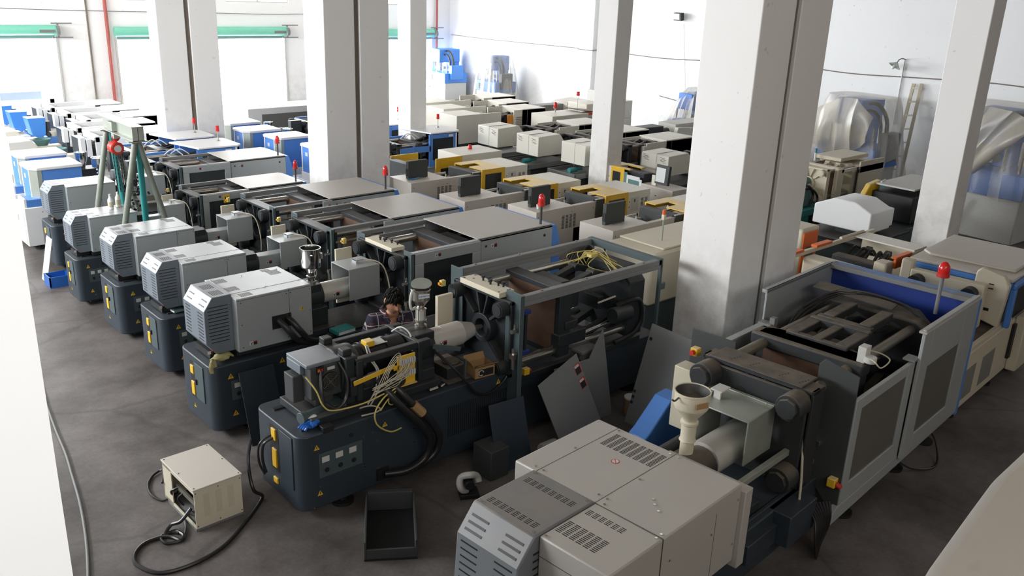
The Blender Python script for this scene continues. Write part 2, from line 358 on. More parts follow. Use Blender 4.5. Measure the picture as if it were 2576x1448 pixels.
# columns
def column(nx,P0,wl,wr,joint):
    P=[Vector(P0),Vector(P0)+Vb*wl,Vector(P0)+Vb*wl+Ub*wr,Vector(P0)+Ub*wr]
    c=sum(P,Vector((0,0)))/4; q=[p-c for p in P]
    root=emp(nx,(c.x,c.y,0),0); root['kind']='structure'
    def pr(a,b):
        R=[P[0]+Ub*a-c,P[1]+Ub*a-c,P[1]+Ub*b-c,P[0]+Ub*b-c]
        return MB().prism([(r.x,r.y) for r in R],'z',0,7.6)
    if joint:
        h=wr/2-.05
        part('column_shaft',root,pr(0,h),'plaster',.012); part('column_shaft',root,pr(h+.1,wr),'plaster',.012)
        s=MB(); R=[P[0]+Ub*h+Vb*.05-c,P[1]+Ub*h-Vb*.05-c,P[1]+Ub*(h+.1)-Vb*.05-c,P[0]+Ub*(h+.1)+Vb*.05-c]; s.prism([(r.x,r.y) for r in R],'z',0,7.6)
        part('joint_filler',root,s,'joint')
    else: part('column_shaft',root,pr(0,wr),'plaster',.012)
column('trim_1',(8.84,6.56),.82,1.31,True)
column('trim_2',(8.25,14.95),.81,1.3,True)
column('trim_3',(7.38,20.2),.62,1.3,True)
column('trim_4',(12.2,17.7),.56,.44,False)
column('trim_5',(13.9,12.95),.55,.42,False)
column('trim_6',(15.0,6.3),.6,.40,False)
# near white pier left of camera and coping at the lower right
def hray(px,py): 
    d=Vector(RR[0])*((px-1288)/2218)+Vector(RR[1])*((724-py)/2218)+Vector(RR[2]); return d
def pt(px,py,z): d=hray(px,py); return Vector((0,0,5))+d*((z-5)/d.z)
d=hray(76,740).xy.normalized(); e0=d*1.5; s=Vector((-d.y,d.x))
struct('wall_pier',MB().prism([tuple(e0),tuple(e0+s*1.6),tuple(e0+s*1.6+d*.5),tuple(e0+s*.12+d*.5)],'z',0,7.6),'plaster_clean')
q=[pt(*a,3.9) for a in((2300,1475),(2345,1400),(2440,1270),(2500,1190),(2576,1120),(2700,1060),(2900,1300),(2700,1700),(2250,1560))]
struct('trim_7',MB().prism([(v.x,v.y) for v in q],'z',0,3.9),'coping',bev=.03)
# joint line on the doors wall, pipes, wires, lamps, ladder
P=lambda u,v,z:(COR+Ub*u+Vb*v).to_3d()+Vector((0,0,z))
struct('trim_8',MB().bar(P(-15.05,.02,0),P(-15.05,.02,7.6),.10,.04),'joint')
tag(part('standpipe',None,MB().cyl(P(-14.45,.12,0),P(-14.45,.12,7.5),.06,n=12),'redpipe'),'red painted pipe running up the white wall between two roller doors','pipe')
tag(part('standpipe',None,MB().cyl(P(-.75,.12,0),P(-.75,.12,7.5),.045,n=12),'redpipe'),'red and grey pipe in the far corner beside the last roller door','pipe')
def wire(pts,r,label,m='pipe'): return tag(part('wall_cable',None,MB().tube(pts,r,6,5),m),label,'cable')
wire([P(-.03,v,z) for v,z in((0.2,2.62),(3,2.62),(6,2.66),(8.9,2.7))]+[P(-.31,9.0,2.7),P(-.31,9.8,2.7)]+[P(-.03,v,z) for v,z in((10,2.72),(13,2.7),(16,2.86),(18,2.95),(20,2.9),(22,2.98),(24,3.05),(26,3.0),(28,3.1))],.014,'long dark cable strung along the whole right hand wall above the machines')
wire([P(-.03,v,z) for v,z in((13,1.45),(15,1.3),(17,1.28))],.016,'lower grey cable sagging on the right wall behind the lettered grey machine','midgrey')
wire([P(u,.03,z) for u,z in((-25,3.55),(-20,3.6),(-16,3.5),(-11,3.45),(-8,3.42),(-5,3.5))],.012,'thin cable across the doors wall just above the green roller shutters','midgrey')
wire([P(u,.03,z) for u,z in((-25,4.25),(-21,4.2),(-17,4.15),(-15.3,4.3))],.018,'upper drooping cable at the left of the doors wall near the top of the frame','midgrey')
# wall lamp
def on_right(px,py,off=0):   # point on right wall under that pixel
    d=hray(px,py); n=Vector((Ub.x,Ub.y,0)); o=Vector((0,0,5)); k=(COR.to_3d()-o).dot(n)/d.dot(n); q=o+d*k; return q-Vector((Ub.x,Ub.y,0))*off
q=on_right(2278,150); 
r=T('gooseneck_lamp','gooseneck barn lamp with grey dish shade high on the right wall above the ladder','lamp',q)
part('conduit',r,MB().cyl((-.03,0,0),(-.03,.0,-1.7),.018,n=8),'labelgrey')
part('arm',r,MB().tube([(0,0,.0),(-.15,.02,.03),(-.3,.03,.0),(-.35,.05,-.08)],.014,8),'midgrey')
sh=part('lamp_shade',r,MB().lathe(0,0,[(.03,.06),(.06,.03),(.17,-.05),(.165,-.055),(.05,.015),(.02,.04)],20),'galv'); sh.location=(-.36,.07,-.12); sh.rotation_euler=(0.35,.45,0)
bl=part('bulb',r,MB().lathe(0,0,[(.02,.03),(.035,-.03),(.045,-.07),(.025,-.11)],12),'white'); bl.location=(-.38,.08,-.14); bl.rotation_euler=(.35,.45,0)
q=on_right(1718,42,.06)
r=T('floodlight','small black rectangular floodlight fixed high on the white right wall','lamp',q,yb)
part('housing',r,MB().obox((-.14,0,0),(.14,.34,.24),Matrix.Rotation(-.15,3,'Y')),'black',.01); part('lens',r,MB().obox((-.215,.03,.0),(.012,.26,.19),Matrix.Rotation(-.15,3,'Y')),'white'); part('bracket',r,B(-.1,0,-.05,.05,-.03,.03),'midgrey')
wire([on_right(1722,60,.03),on_right(1724,150,.03),on_right(1726,260,.03)],.008,'thin cable hanging straight down from the floodlight on the right wall','labelgrey')
# ladder
a=on_right(2296,425,.55); b=on_right(2322,210,.06); lad=T('ladder','pale wooden ladder with six rungs leaning against the right wall','ladder',(0,0,0))
g=on_right(2270,425,.55); g2=on_right(2302,210,.06)
for u,v in((a,b),(g,g2)):
    dn=(u-v).normalized(); e=u+dn*((u.z-.0)/-dn.z) if dn.z<0 else u
    part('side_rail',lad,MB().bar(e,v,.08,.05),'wirecream')
for k in range(7):
    t=.02+k*.155; part('rung',lad,MB().bar(a.lerp(b,t),g.lerp(g2,t),.06,.04),'wirecream')
# ---------------------------------------------------------------- shared machine parts
def warn(par,x,y,z,s=.035,face='near'):
    mb=MB(); mb.m=0
    tri=lambda k:[(-k,-k*.8),(k,-k*.8),(0,k)]
    if face=='near':
        mb.prism([(x+a,z+b) for a,b in tri(s)],'y',y-.003,y); mb.m=1; mb.box(x-.004,x+.004,y-.005,y-.003,z-.012,z+.016)
    else:
        mb.prism([(y+a,z+b) for a,b in tri(s)],'x',x-.003,x); mb.m=1; mb.box(x-.005,x-.003,y-.004,y+.004,z-.012,z+.016)
    return part('warning_sign',par,mb,['yellow','tag_black'],flat=True)
def sticker(par,x,y,z,s=.05,fig=True):   # red and black label with a small white pictogram field, on a face towards -y
    mb=MB(); mb.m=0; mb.box(x-s,x,y-.003,y,z-s*.5,z+s*.5); mb.m=1; mb.box(x+.004,x+s,y-.003,y,z-s*.5,z+s*.22); mb.m=2; mb.box(x+.004,x+s,y-.003,y,z+s*.22,z+s*.5)
    if fig:
        mb.m=1; mb.add([(x-s*.85,y-.004,z+s*.3),(x-s*.15,y-.004,z-s*.05),(x-s*.1,y-.004,z+s*.35),(x-s*.45,y-.004,z+s*.02),(x-s*.35,y-.004,z-s*.4),(x-s*.6,y-.004,z-s*.3)],[(0,3,5),(1,2,3),(3,4,5)])
    return part('safety_label',par,mb,['labelgrey','tag_black','red'],flat=True)
def beacon(par,x,y,z,h=.28,r=.045,pole='darkgrey',pr=.018):
    b=part('beacon_pole',par,MB().cyl((x,y,z),(x,y,z+h),pr,n=10),pole)
    part('beacon_base',b,MB().cyl((x,y,z+h),(x,y,z+h+.04),r*1.15,n=16),'red')
    part('beacon_lamp',b,MB().lathe(x,y,[(r,z+h+.04),(r*1.05,z+h+.08),(r*.95,z+h+.13),(r*.5,z+h+.165),(.004,z+h+.175)],18),'redlamp')
def beacon2(par,x,y,z,h=.2,r=.03):
    b=part('beacon_pole',par,MB().cyl((x,y,z),(x,y,z+h),.009,n=8).lathe(x,y,[(.04,z),(.012,z+.03)],12),'galv')
    part('beacon_lamp',b,MB().cyl((x,y,z+h),(x,y,z+h+.05),r*1.1,n=14).cyl((x,y,z+h+.055),(x,y,z+h+.12),r,n=14),'redlamp')
def hopper(par,x,y,z,r=.12,h=.42,m='chrome',col='pelletgrey'):
    hp=part('hopper',par,MB().lathe(x,y,[(.06,z),(.06,z+.015),(.045,z+.02),(.045,z+.06),(.06,z+.065),(.06,z+.08),(.042,z+.085),(.045,z+h*.30),(r*.75,z+h*.42),(r*.98,z+h*.47),(r,z+h*.5),(r,z+h),(r*1.06,z+h+.006),(r*1.06,z+h+.016),(r*.96,z+h+.016),(r*.94,z+h-.01),(r*.93,z+h*.55),(.03,z+h*.4)],28),m)
    for a in(1.2,4.3,5.6):
        part('latch',hp,MB().obox((x+(r+.01)*math.cos(a),y+(r+.01)*math.sin(a),z+h*.8),(.02,.025,.07),Matrix.Rotation(a,3,'Z')),m)
    return hp
def nut(mb,x0,x1,y,z,r): mb.cyl((x0,y,z),(x1,y,z),r,n=14); mb.cyl((x0-.01,y,z),(x0,y,z),r*.8,n=14)
def guts(par,x0,x1,w,z0,z1,c='casting',c2='steel',mp=.36,rib=True,top=True):
    """toggle clamp: fixed platen, moving platen, rear platen, four tie bars, links"""
    zc=(z0+z1)/2; L=x1-x0; t=.055*L+.05; ey=w*.78; ez=(z1-z0)*.39
    # fixed platen built as ribs round a centre ring
    mb=MB(); mb.box(x0+t*.55,x0+t,-w,w,z0,z1)
    n=20; v=[]
    rr=w*.34
    for i in range(n):
        a=2*PI*i/n; v+=[(x0,rr*math.cos(a),zc+rr*math.sin(a)),(x0,rr*.62*math.cos(a),zc+rr*.62*math.sin(a)),(x0+t*.6,rr*math.cos(a),zc+rr*math.sin(a)),(x0+t*.6,rr*.62*math.cos(a),zc+rr*.62*math.sin(a))]
    f=[]
    for i in range(n):
        j=(i+1)%n; f+=[(4*i,4*j,4*j+1,4*i+1),(4*i,4*i+2,4*j+2,4*j),(4*i+1,4*j+1,4*j+3,4*i+3)]
    mb.add(v,f)
    mb.box(x0,x0+t*.6,-w,w,z1-.04,z1).box(x0,x0+t*.6,-w,w,z0,z0+.05)
    for sy in(-1,1):
        mb.box(x0,x0+t*.6,sy*w-.03 if sy>0 else -w,w if sy>0 else -w+.03,z0,z1)
        for sz in(-1,1):
            mb.bar((x0+t*.3,sy*rr*.8,zc+sz*rr*.8),(x0+t*.3,sy*ey,zc+sz*ez),t*.6,.035)
        mb.bar((x0+t*.3,sy*.03,zc+rr),(x0+t*.3,sy*.10,z1-.02),t*.6,.025)
    part('fixed_platen',par,mb,c,.006)
    mb=MB()
    for sy in(-1,1):
        for sz in(-1,1): nut(mb,x0-.11,x0+.02,sy*ey,zc+sz*ez,w*.17)
    part('tie_bar_nut',par,mb,c)
    for sy in(-1,1):
        for sz in(-1,1): part('tie_bar',par,MB().cyl((x0+t,sy*ey,zc+sz*ez),(x1-t,sy*ey,zc+sz*ez),w*.095,n=14),c2)
    xm=x0+L*mp
    mb=MB().box(xm,xm+t*1.1,-w*.95,w*.95,z0+.03,z1-.02).box(xm+t*1.1,xm+t*2.3,-w*.45,w*.45,z0+.1,z1-.05)
    for sy in(-1,1): mb.prism([(xm+t,z1-.05),(xm+t*3.2,z1-.12),(xm+t*3.2,zc+.05),(xm+t,zc)],'y',sy*w*.42-.03,sy*w*.42+.03)
    part('moving_platen',par,mb,c,.008)
    part('platen_face',par,B(xm-.008,xm,-w*.8,w*.8,z0+.1,z1-.08),'rust')
    xr=x1-t*1.6
    pr=[(-w*.95,z0),(w*.95,z0),(w*.95,z1-.18),(w*.6,z1-.02),(-w*.6,z1-.02),(-w*.95,z1-.18)]
    part('rear_platen',par,MB().prism(pr,'x',xr,x1),c,.01)
    xa=xm+t*2.6; xk=(xa+xr)/2+.02
    for sy in(-1,1):
        for sz in(-1,1):
            y=sy*w*.3
            mb=MB().bar((xa-.05,y,zc+sz*(z1-zc)*.62),(xk,y,zc+sz*(z1-zc)*.86),w*.17,.07).bar((xk,y,zc+sz*(z1-zc)*.86),(xr,y,zc+sz*(z1-zc)*.62),w*.17,.08).cyl((xk,y-w*.12,zc+sz*(z1-zc)*.86),(xk,y+w*.12,zc+sz*(z1-zc)*.86),.05,n=12)
            part('toggle_link',par,mb,c,.005)
    part('crosshead',par,B(xk+.05,xk+.14,-w*.5,w*.5,zc-.08,zc+.08).cyl((xk+.1,0,zc),(x1+.1,0,zc),.05,n=12),c,.005)
def feet(par,xs,ys,r=.06,h=.1):
    for x in xs:
        for y in ys: part('foot',par,MB().cyl((x,y,0),(x,y,.035),r*1.25,n=14).cyl((x,y,.035),(x,y,h),r*.5,n=10),'black')
# ---------------------------------------------------------------- silver machines
def silver(label,loc,sc,door=True,roof=True,cover=True,hop=False,round_barrel=False,tophole=False,manifold=False,sign=False,beac=True,hoses=False,mp=.36,group='silver and grey moulding machines'):
    r=T('injection_moulding_machine',label,'machine',loc,0,sc,group)
    b=part('base',r,MB().prism(rrect(0,2.5,-.43,.43,.11),'z',.1,.885).box(2.5,5.2,-.43,.43,.1,.74).box(.2,5.0,-.36,.36,.05,.1),'slate',.012)
    feet(r,(.45,1.8,3.3,4.8),(-.33,.33))
    part('slide_rail',r,B(.15,2.4,-.27,-.22,.885,.90),'black'); part('slide_rail',r,B(.15,2.4,.2,.25,.885,.90),'black')
    # left end: cabinet opening with yellow contactors and a switch plate
    part('cabinet_recess',r,B(-.004,.003,.02,.13,.36,.80),'black')
    for z0,z1 in((.66,.76),(.40,.56)): part('yellow_contactor',r,B(-.02,0,.03,.11,z0,z1),'yellow',.004)
    ep=part('cabinet_door',r,B(-.012,0,-.22,.01,.38,.82),'slate2',.004); part('door_handle',ep,B(-.03,-.012,-.05,-.02,.56,.62),'black')
    warn(r,-.001,.09,.25,.03,'left')
    # service panel on the near side
    sp=part('service_panel',r,B(.22,.66,-.434,-.43,.44,.68),'slate2',.003)
    for k in range(3):
        x=.29+.13*k
        part('rating_label',sp,B(x-.035,x+.035,-.437,-.434,.59,.645),'labelgrey')
        part('socket',sp,MB().cyl((x+.01,-.438,.51),(x+.01,-.432,.51),.025,n=14),'black')
    part('socket',r,MB().cyl((.5,-.436,.75),(.5,-.428,.75),.022,n=12),'black')
    warn(r,.22,-.43,.74); warn(r,.25,-.43,.28); warn(r,.85,-.43,.77); warn(r,1.9,-.43,.72)
    part('access_panel',r,B(1.15,2.0,-.434,-.43,.2,.66),'slate',.002)
    mb=MB()
    for i in range(24): mb.box(1.2+.032*i,1.212+.032*i,-.437,-.434,.26,.6)
    part('vent_slots',r,mb,'black')
    mb=MB()
    for x in(.3,.68,1.0,1.1,2.05,2.4,3.1,3.9,4.6):
        for z in(.2,.62): mb.cyl((x,-.436,z),(x,-.43,z),.006,n=6)
    part('panel_screws',r,mb,'chrome',kind='stuff')
    zc=1.31
    if cover:
        h=part('motor_hood',r,MB().prism([(.35,.98),(.35,1.645),(.13,1.645),(.03,1.5),(.03,1.12),(.14,.98)],'y',-.3,.26),'hoodgrey',.006)
        mb=MB()
        for k in range(11): mb.box(.07+.02*abs(k-5)/5*(k<2),.30,-.303,-.30,1.12+.041*k,1.128+.041*k)
        part('louvre_slots',h,mb,'black',flat=True)
        mb=MB()
        for k in range(9):
            z=1.15+.038*k
            mb.box(.027,.03,.08,.2,z,z+.009); mb.box(.027,.03,-.25,-.12,z-.005,z+.004)
        for k in range(2):
            for y0,y1 in((.08,.2),(-.24,-.12)):
                x=.055+.035*k; z=1.54+.05*k; mb.obox((x-.001,(y0+y1)/2,z),(.012,y1-y0,.004),Matrix.Rotation(-math.radians(55),3,'Y'))
        part('louvre_slots',h,mb,'black',flat=True)
        sticker(h,.07,-.30,1.02,.035,False)
        c=part('screw_cover',r,MB().box(.35,1.27,-.41,.41,.98,1.61),'silver',.008)
        part('seam',c,MB().box(.352,1.268,-.212,-.207,1.6095,1.6115).box(.98,.985,-.4112,-.4095,.98,1.6).box(.352,1.268,-.4115,-.4095,1.585,1.589),'darkgrey')
        mb=MB()
        for (xa,ya,nx,ny) in((.40,.2,8,5),(.40,-.12,8,5),(.44,-.36,8,4),(1.05,.14,8,6),(1.02,.3,6,3)):
            for i in range(nx):
                for j in range(ny): mb.box(xa+.018*i,xa+.010+.018*i,ya+.028*j,ya+.020+.028*j,1.61,1.6112)
        for (xa,ya) in((.17,.0),(.17,-.24)):
            for i in range(6):
                for j in range(6): mb.box(xa+.022*i,xa+.012+.022*i,ya+.026*j,ya+.018+.026*j,1.645,1.6462)
        part('vent_perforation',c,mb,'black',flat=True)
        sticker(c,.52,-.41,1.06,.045)
        mb=MB()
        for x in(.4,.95,1.0,1.24):
            for z in(1.03,1.3,1.56): mb.cyl((x,-.415,z),(x,-.41,z),.007,n=6)
        for x,y in((.4,.35),(.8,-.2),(1.2,.3),(1.22,-.2),(.75,.3)): mb.cyl((x,y,1.61),(x,y,1.617),.009,n=6)
        part('cover_screws',c,mb,'chrome',kind='stuff')
        if hoses:
            part('hose_opening',c,B(.76,1.0,-.413,-.409,1.16,1.32),'black')
            for dx in(0,.12):
                part('hydraulic_hose',r,MB().tube([(.82+dx,-.3,1.26),(.84+dx,-.47,1.25),(.92+dx,-.55,1.12),(1.05+dx,-.53,.98),(1.3+dx,-.48,.92),(1.5+dx,-.40,.92)],.035,12),'rubber')
            warn(c,1.14,-.41,1.34,.028)
        part('motor_foot',r,B(.1,.34,-.2,.2,.9,.98),'black')
    part('carriage',r,MB().box(.36,1.62,-.32,.32,.9,.98).box(.5,1.6,-.2,.2,.98,1.2),'casting',.008)
    part('feed_throat',r,MB().cyl((1.27,0,zc),(1.58,0,zc),.17,n=20).box(1.35,1.55,-.15,.15,1.0,1.48),'casting',.006)
    if round_barrel:
        br=part('barrel_cover',r,MB().cyl((1.58,0,zc),(2.16,0,zc),.125,n=28).cyl((2.16,0,zc),(2.36,0,zc),.12,.085,n=28),'barrel')
        part('nozzle',r,MB().cyl((2.36,0,zc),(2.5,0,zc),.05,.02,n=14),'dullsteel')
    else:
        br=part('barrel_cover',r,MB().box(1.6,2.16,-.1,.1,zc-.1,zc+.1),'silver',.01)
    sticker(br,1.76,-.105 if not round_barrel else -.126,zc-.01,.045)
    part('purge_guard',r,MB().box(1.90,2.34,-.21,.21,1.59,1.602).box(1.90,2.34,-.212,-.20,1.2,1.602).box(1.90,2.34,.20,.212,1.2,1.602),'silver' ,.003)
    part('guard_handle',r,MB().box(2.1,2.22,-.06,.06,1.64,1.655).box(2.1,2.12,-.05,.05,1.60,1.65),'silver')
    part('guard_cable',r,MB().tube([(2.2,-.05,1.65),(2.34,-.18,1.62),(2.4,-.26,1.5),(2.42,-.33,1.2),(2.4,-.33,.9)],.009,7),'wirecream')
    part('side_panel',r,B(2.08,2.32,.40,.43,.95,1.68),'cream',.006)
    e=part('emergency_stop',r,B(2.22,2.27,.44,.49,1.72,1.79),'wireyellow',.006); part('stop_button',e,MB().cyl((2.22,.465,1.755),(2.20,.465,1.755),.014,n=12),'amber')
    part('yellow_contactor',r,B(1.78,1.86,.30,.38,1.1,1.2),'yellow',.004)
    part('drip_tray',r,MB().box(1.6,2.4,-.38,.38,.885,.91),'casting',.004)
    if hop: hopper(r,1.5,0,1.47)
    if manifold:
        mf=part('manifold_block',r,MB().box(2.46,2.66,-.3,.3,1.755,1.805),'cream',.004)
        mb=MB()
        for x,y in((2.56,.1),(2.56,.0),(2.6,-.1),(2.62,-.2),(2.62,.05)): mb.cyl((x,y,1.80),(x,y,1.835),.012,n=8).cyl((x,y,1.83),(x,y,1.85),.02,n=8)
        part('valve',mf,mb,'black')
    guts(r,2.5,4.85,.53,.86,1.745,mp=mp)
    part('near_post',r,MB().box(2.545,2.56,-.66,-.44,.5,1.80).box(2.5,2.56,-.66,-.645,.5,1.80),'slate2',.003)
    part('far_post',r,MB().box(2.545,2.56,.44,.64,.6,1.80),'slate2',.003)
    part('air_filter',r,MB().cyl((2.5,-.60,1.42),(2.42,-.60,1.42),.022,n=10).cyl((2.47,-.6,1.45),(2.47,-.6,1.5),.015,n=8),'steel')
    part('air_filter',r,MB().cyl((2.5,-.58,1.12),(2.5,-.58,.98),.028,n=12).box(2.47,2.53,-.61,-.55,1.12,1.17),'dullsteel')
    for y in(-.62,.57):
        part('top_rail',r,B(2.56,3.66 if roof else 4.92,y,y+.07,1.74,1.80),'silver' if roof and door and y<0 else 'midgrey',.006)
    part('guide_rail',r,MB().box(2.56,4.9,-.60,-.56,.78,.84),'midgrey',.004)
    part('clamp_panel_far',r,MB().ring(2.62,3.64,.60,.63,.9,1.7,.12),'midgrey',.003)
    # wires on the rear platen
    mb=MB()
    for k in range(5): mb.tube([(4.5+.03*k,.35-.12*k,1.76),(4.6+.05*k,.2-.1*k,1.84),(4.5+.04*k,.0-.08*k,1.79),(4.7,-.2-.03*k,1.77)],.005,5,4)
    if not roof: part('sensor_wires',r,mb,'wireyellow')
    if roof:
        sd=part('clamp_cover',r,MB().box(3.63,4.93,-.63,-.6,.78,1.80).box(3.63,4.93,.6,.63,.78,1.80).box(3.63,4.93,-.63,-.56,1.77,1.80),'silver',.006)
        part('seam',sd,MB().box(3.622,3.634,-.635,-.6,.78,1.805),'black')
        sticker(sd,3.86,-.63,1.69,.05); part('round_knob',sd,MB().cyl((3.72,-.635,1.70),(3.72,-.63,1.70),.016,n=12).cyl((4.78,-.635,1.68),(4.78,-.63,1.68),.02,n=12),'black')
        part('canopy',r,MB().prism([(3.6,-.6),(4.93,-.6),(4.93,.63),(3.63,.63)],'z',1.80,1.812),'warmgrey' ,.003)
        cap=part('end_cap',r,MB().prism([(4.93,.74),(4.93,1.80),(5.0,1.80),(5.08,1.60),(5.12,.95),(5.08,.74)],'y',-.63,.63),'blue',.01)
    if door:
        fr=part('safety_door',r,MB().ring(2.57,3.62,-.65,-.61,.78,1.79,.135,.16),'silver',.006)
        part('window',fr,B(2.69,3.5,-.635,-.625,.9,1.66),'glassdark')
        sticker(fr,2.92,-.65,1.73,.045)
        if sign:
            s=part('safety_label',fr,B(3.02,3.16,-.655,-.65,1.6,1.76),'yellow',label='yellow notice with black pictograms')
            part('pictogram',s,MB().box(3.05,3.07,-.657,-.655,1.66,1.72).box(3.09,3.11,-.657,-.655,1.66,1.72).box(3.12,3.14,-.657,-.655,1.67,1.7),'tag_black')
    else:
        part('door_stub',r,B(3.44,3.63,-.65,-.62,1.5,1.79),'silver',.006); sticker(r,3.54,-.65,1.7,.045,False)
        part('door_bar',r,MB().cyl((2.6,-.6,1.58),(3.6,-.6,1.58),.02,n=10),'dullsteel')
    if beac: beacon(r,4.80,-.52 ,1.80,.27)
    return r
SF=silver('silver moulding machine with steel hopper and two black hoses in its cover, behind the worker',(3.48,9.08,0),(1,1,1),hop=True,round_barrel=True,manifold=True,hoses=True)
SE=silver('silver moulding machine, second in the row behind the worker, without door, tan canopy',(3.66,10.92,0),(.93,.93,.932),door=False,beac=False)
SD=silver('silver moulding machine without front door, its red beacon standing right before the middle double column',(3.66,12.5,0),(.91,.91,.918),door=False)
SC=silver('silver moulding machine with a yellow notice on its safety door, behind the hoist frame',(3.62,14.12,0),(.77,.72,.86),sign=True)
SB=silver('farthest silver moulding machine, closed door, directly in front of the blue machines',(3.86,16.2,0),(.87,.82,.89))
# ---------------------------------------------------------------- the opened slate machine in front (no covers)
r=T('injection_moulding_machine','dark slate moulding machine stripped of covers with exposed motor, nearest in the row','machine',(3.45,7.08,0),0,(1,1,1),'silver and grey moulding machines')
part('base',r,MB().prism(rrect(0,2.6,-.43,.47,.11),'z',.1,.90).box(2.6,5.2,-.43,.47,.1,.72).box(.2,5.0,-.36,.4,.05,.1),'slate',.012)
feet(r,(.5,2.3,4.8),(-.33,.36),.09,.1)
for y in(-.3,.24): part('slide_rail',r,B(.1,2.5,y,y+.05,.90,.915),'black')
part('cabinet_recess',r,B(-.004,.003,-.02,.16,.36,.84),'black')
for z0,z1 in((.70,.82),(.40,.60),(.22,.28)): part('yellow_contactor',r,B(-.02,0,.02,.10,z0,z1),'yellow',.004)
part('cabinet_door',r,B(-.012,0,-.3,-.04,.3,.86),'slate',.004)
part('power_leads',r,MB().tube([(-.01,.06,.72),(-.1,.1,.66),(-.12,.1,.5),(-.1,.08,.36)],.014).tube([(-.01,.1,.74),(-.13,.13,.66),(-.15,.12,.48),(-.11,.09,.34)],.012),'rubber')
sp=part('service_panel',r,B(.20,.68,-.434,-.43,.42,.68),'slate2',.003)
for k in range(3):
    x=.27+.15*k; part('rating_label',sp,B(x-.04,x+.04,-.437,-.434,.58,.64),'labelgrey'); part('socket',sp,MB().cyl((x+.01,-.438,.49),(x+.01,-.432,.49),.026,n=14),'black')
part('socket',r,MB().cyl((.56,-.436,.77),(.56,-.428,.77),.024,n=12),'black')
warn(r,.18,-.43,.76,.03); warn(r,.2,-.43,.26,.03); warn(r,.95,-.43,.76,.03); warn(r,2.45,-.43,.8,.03)
mb=MB()
for i in range(30): mb.box(1.75+.028*i,1.76+.028*i,-.434,-.43,.34,.70)
part('vent_slots',r,mb,'black')
mb=MB()
for x,z in((.13,.8),(.35,.71),(.7,.71),(.8,.72),(.86,.6),(.86,.3),(.2,.33),(.7,.4),(.7,.37),(1.3,.6),(1.35,.48),(1.3,.44),(.13,.12),(.7,.16)): mb.cyl((x,-.437,z),(x,-.43,z),.008,n=6)
part('panel_screws',r,mb,'chrome',kind='stuff')
part('cable_port',r,MB().box(.84,.98,-.45,-.43,.15,.28),'black')
z=1.3
# servo motor at the left end
mo=part('servo_motor',r,MB().box(.28,.62,-.19,.20,1.12,1.46).box(.18,.30,-.02,.16,1.06,1.34).box(.36,.56,-.12,.12,1.0,1.12),'darkgrey',.01)
part('motor_lid',mo,MB().box(.24,.61,-.19,.21,1.46,1.50).box(.24,.30,-.06,.21,1.36,1.46),'hoodgrey',.008)
fan=part('fan_grille',mo,MB().cyl((.48,-.193,1.28),(.48,-.21,1.28),.10,n=28),'black')
mb=MB()
for k in range(1,6):
    rr=.018*k; pts=[(.48+rr*math.cos(a*PI/12),-.213,1.28+rr*math.sin(a*PI/12)) for a in range(25)]; mb.tube(pts,.002,4,1)
for a in range(4): mb.bar((.48,-.213,1.28),(.48+.095*math.cos(a*PI/2+.6),-.213,1.28+.095*math.sin(a*PI/2+.6)),.004,.004)
part('grille_wire',fan,mb,'dullsteel',kind='stuff')
part('name_plate',mo,B(.46,.54,-.194,-.19,1.40,1.43),'labelgrey')
part('terminal_block',mo,MB().box(.34,.42,-.20,-.18,1.38,1.46),'black'); part('terminal_clip',mo,MB().box(.35,.37,-.21,-.2,1.41,1.44),'orange')
part('terminal_clip',mo,MB().box(.38,.40,-.21,-.2,1.41,1.44),'red')
part('gearbox',r,MB().box(.62,.76,-.26,.26,1.0,1.5).cyl((.60,0,1.28),(.84,0,1.28),.24,n=24).box(.64,.72,-.32,-.26,1.1,1.3).box(.72,.8,-.3,.3,1.02,1.46),'casting',.015)
part('gearbox_lug',r,MB().box(.62,.72,-.22,-.12,1.5,1.57).box(.62,.72,.14,.24,1.5,1.57).cyl((.8,-.24,1.4),(.84,-.24,1.4),.06,n=12).cyl((.8,.24,1.4),(.84,.24,1.4),.06,n=12),'casting',.01)
for y in(-.26,.26): part('guide_bar',r,MB().bar((.72,y,1.44),(1.62,y,1.44),.07,.07),'casting',.008)
mt2=part('screw_motor',r,MB().cyl((.86,0,1.32),(1.42,0,1.32),.16,n=24).cyl((.92,0,1.32),(.95,0,1.32),.175,n=24).cyl((1.2,0,1.32),(1.23,0,1.32),.175,n=24),'rubber')
part('motor_label',mt2,MB().obox((1.12,-.03,1.482),(.2,.12,.004),Matrix.Rotation(.15,3,'X')),'labelgrey'); part('terminal_block',mt2,B(.96,1.06,-.1,0,1.47,1.53),'yellow',.006)
part('white_leads',mt2,MB().tube([(.95,-.1,1.5),(.93,-.2,1.4),(.95,-.3,1.3),(.88,-.38,1.15),(.8,-.36,1.0)],.008).tube([(.97,-.1,1.5),(.96,-.22,1.38),(.97,-.31,1.28),(.9,-.38,1.12),(.83,-.36,.98)],.008).tube([(1.4,.1,1.48),(1.45,0,1.55),(1.48,-.12,1.5),(1.45,-.2,1.35)],.008),'tube_white')
part('carriage',r,MB().box(.2,1.75,-.32,.32,.915,1.0).box(.8,1.7,-.26,.26,1.0,1.12).box(1.1,1.5,-.29,-.27,1.12,1.3),'casting',.01)
part('feed_throat',r,MB().cyl((1.48,0,z),(1.76,0,z),.2,n=24).box(1.5,1.76,-.17,.17,1.0,1.49).box(1.45,1.5,-.31,.31,1.05,1.48),'casting',.01)
br=part('barrel_cover',r,MB().cyl((1.76,0,z),(2.22,0,z),.135,n=30).cyl((2.22,0,z),(2.4,0,z),.13,.08,n=30).cyl((1.95,0,z),(1.955,0,z),.137,n=30),'barrel')
sticker(br,1.9,-.136,z,.05)
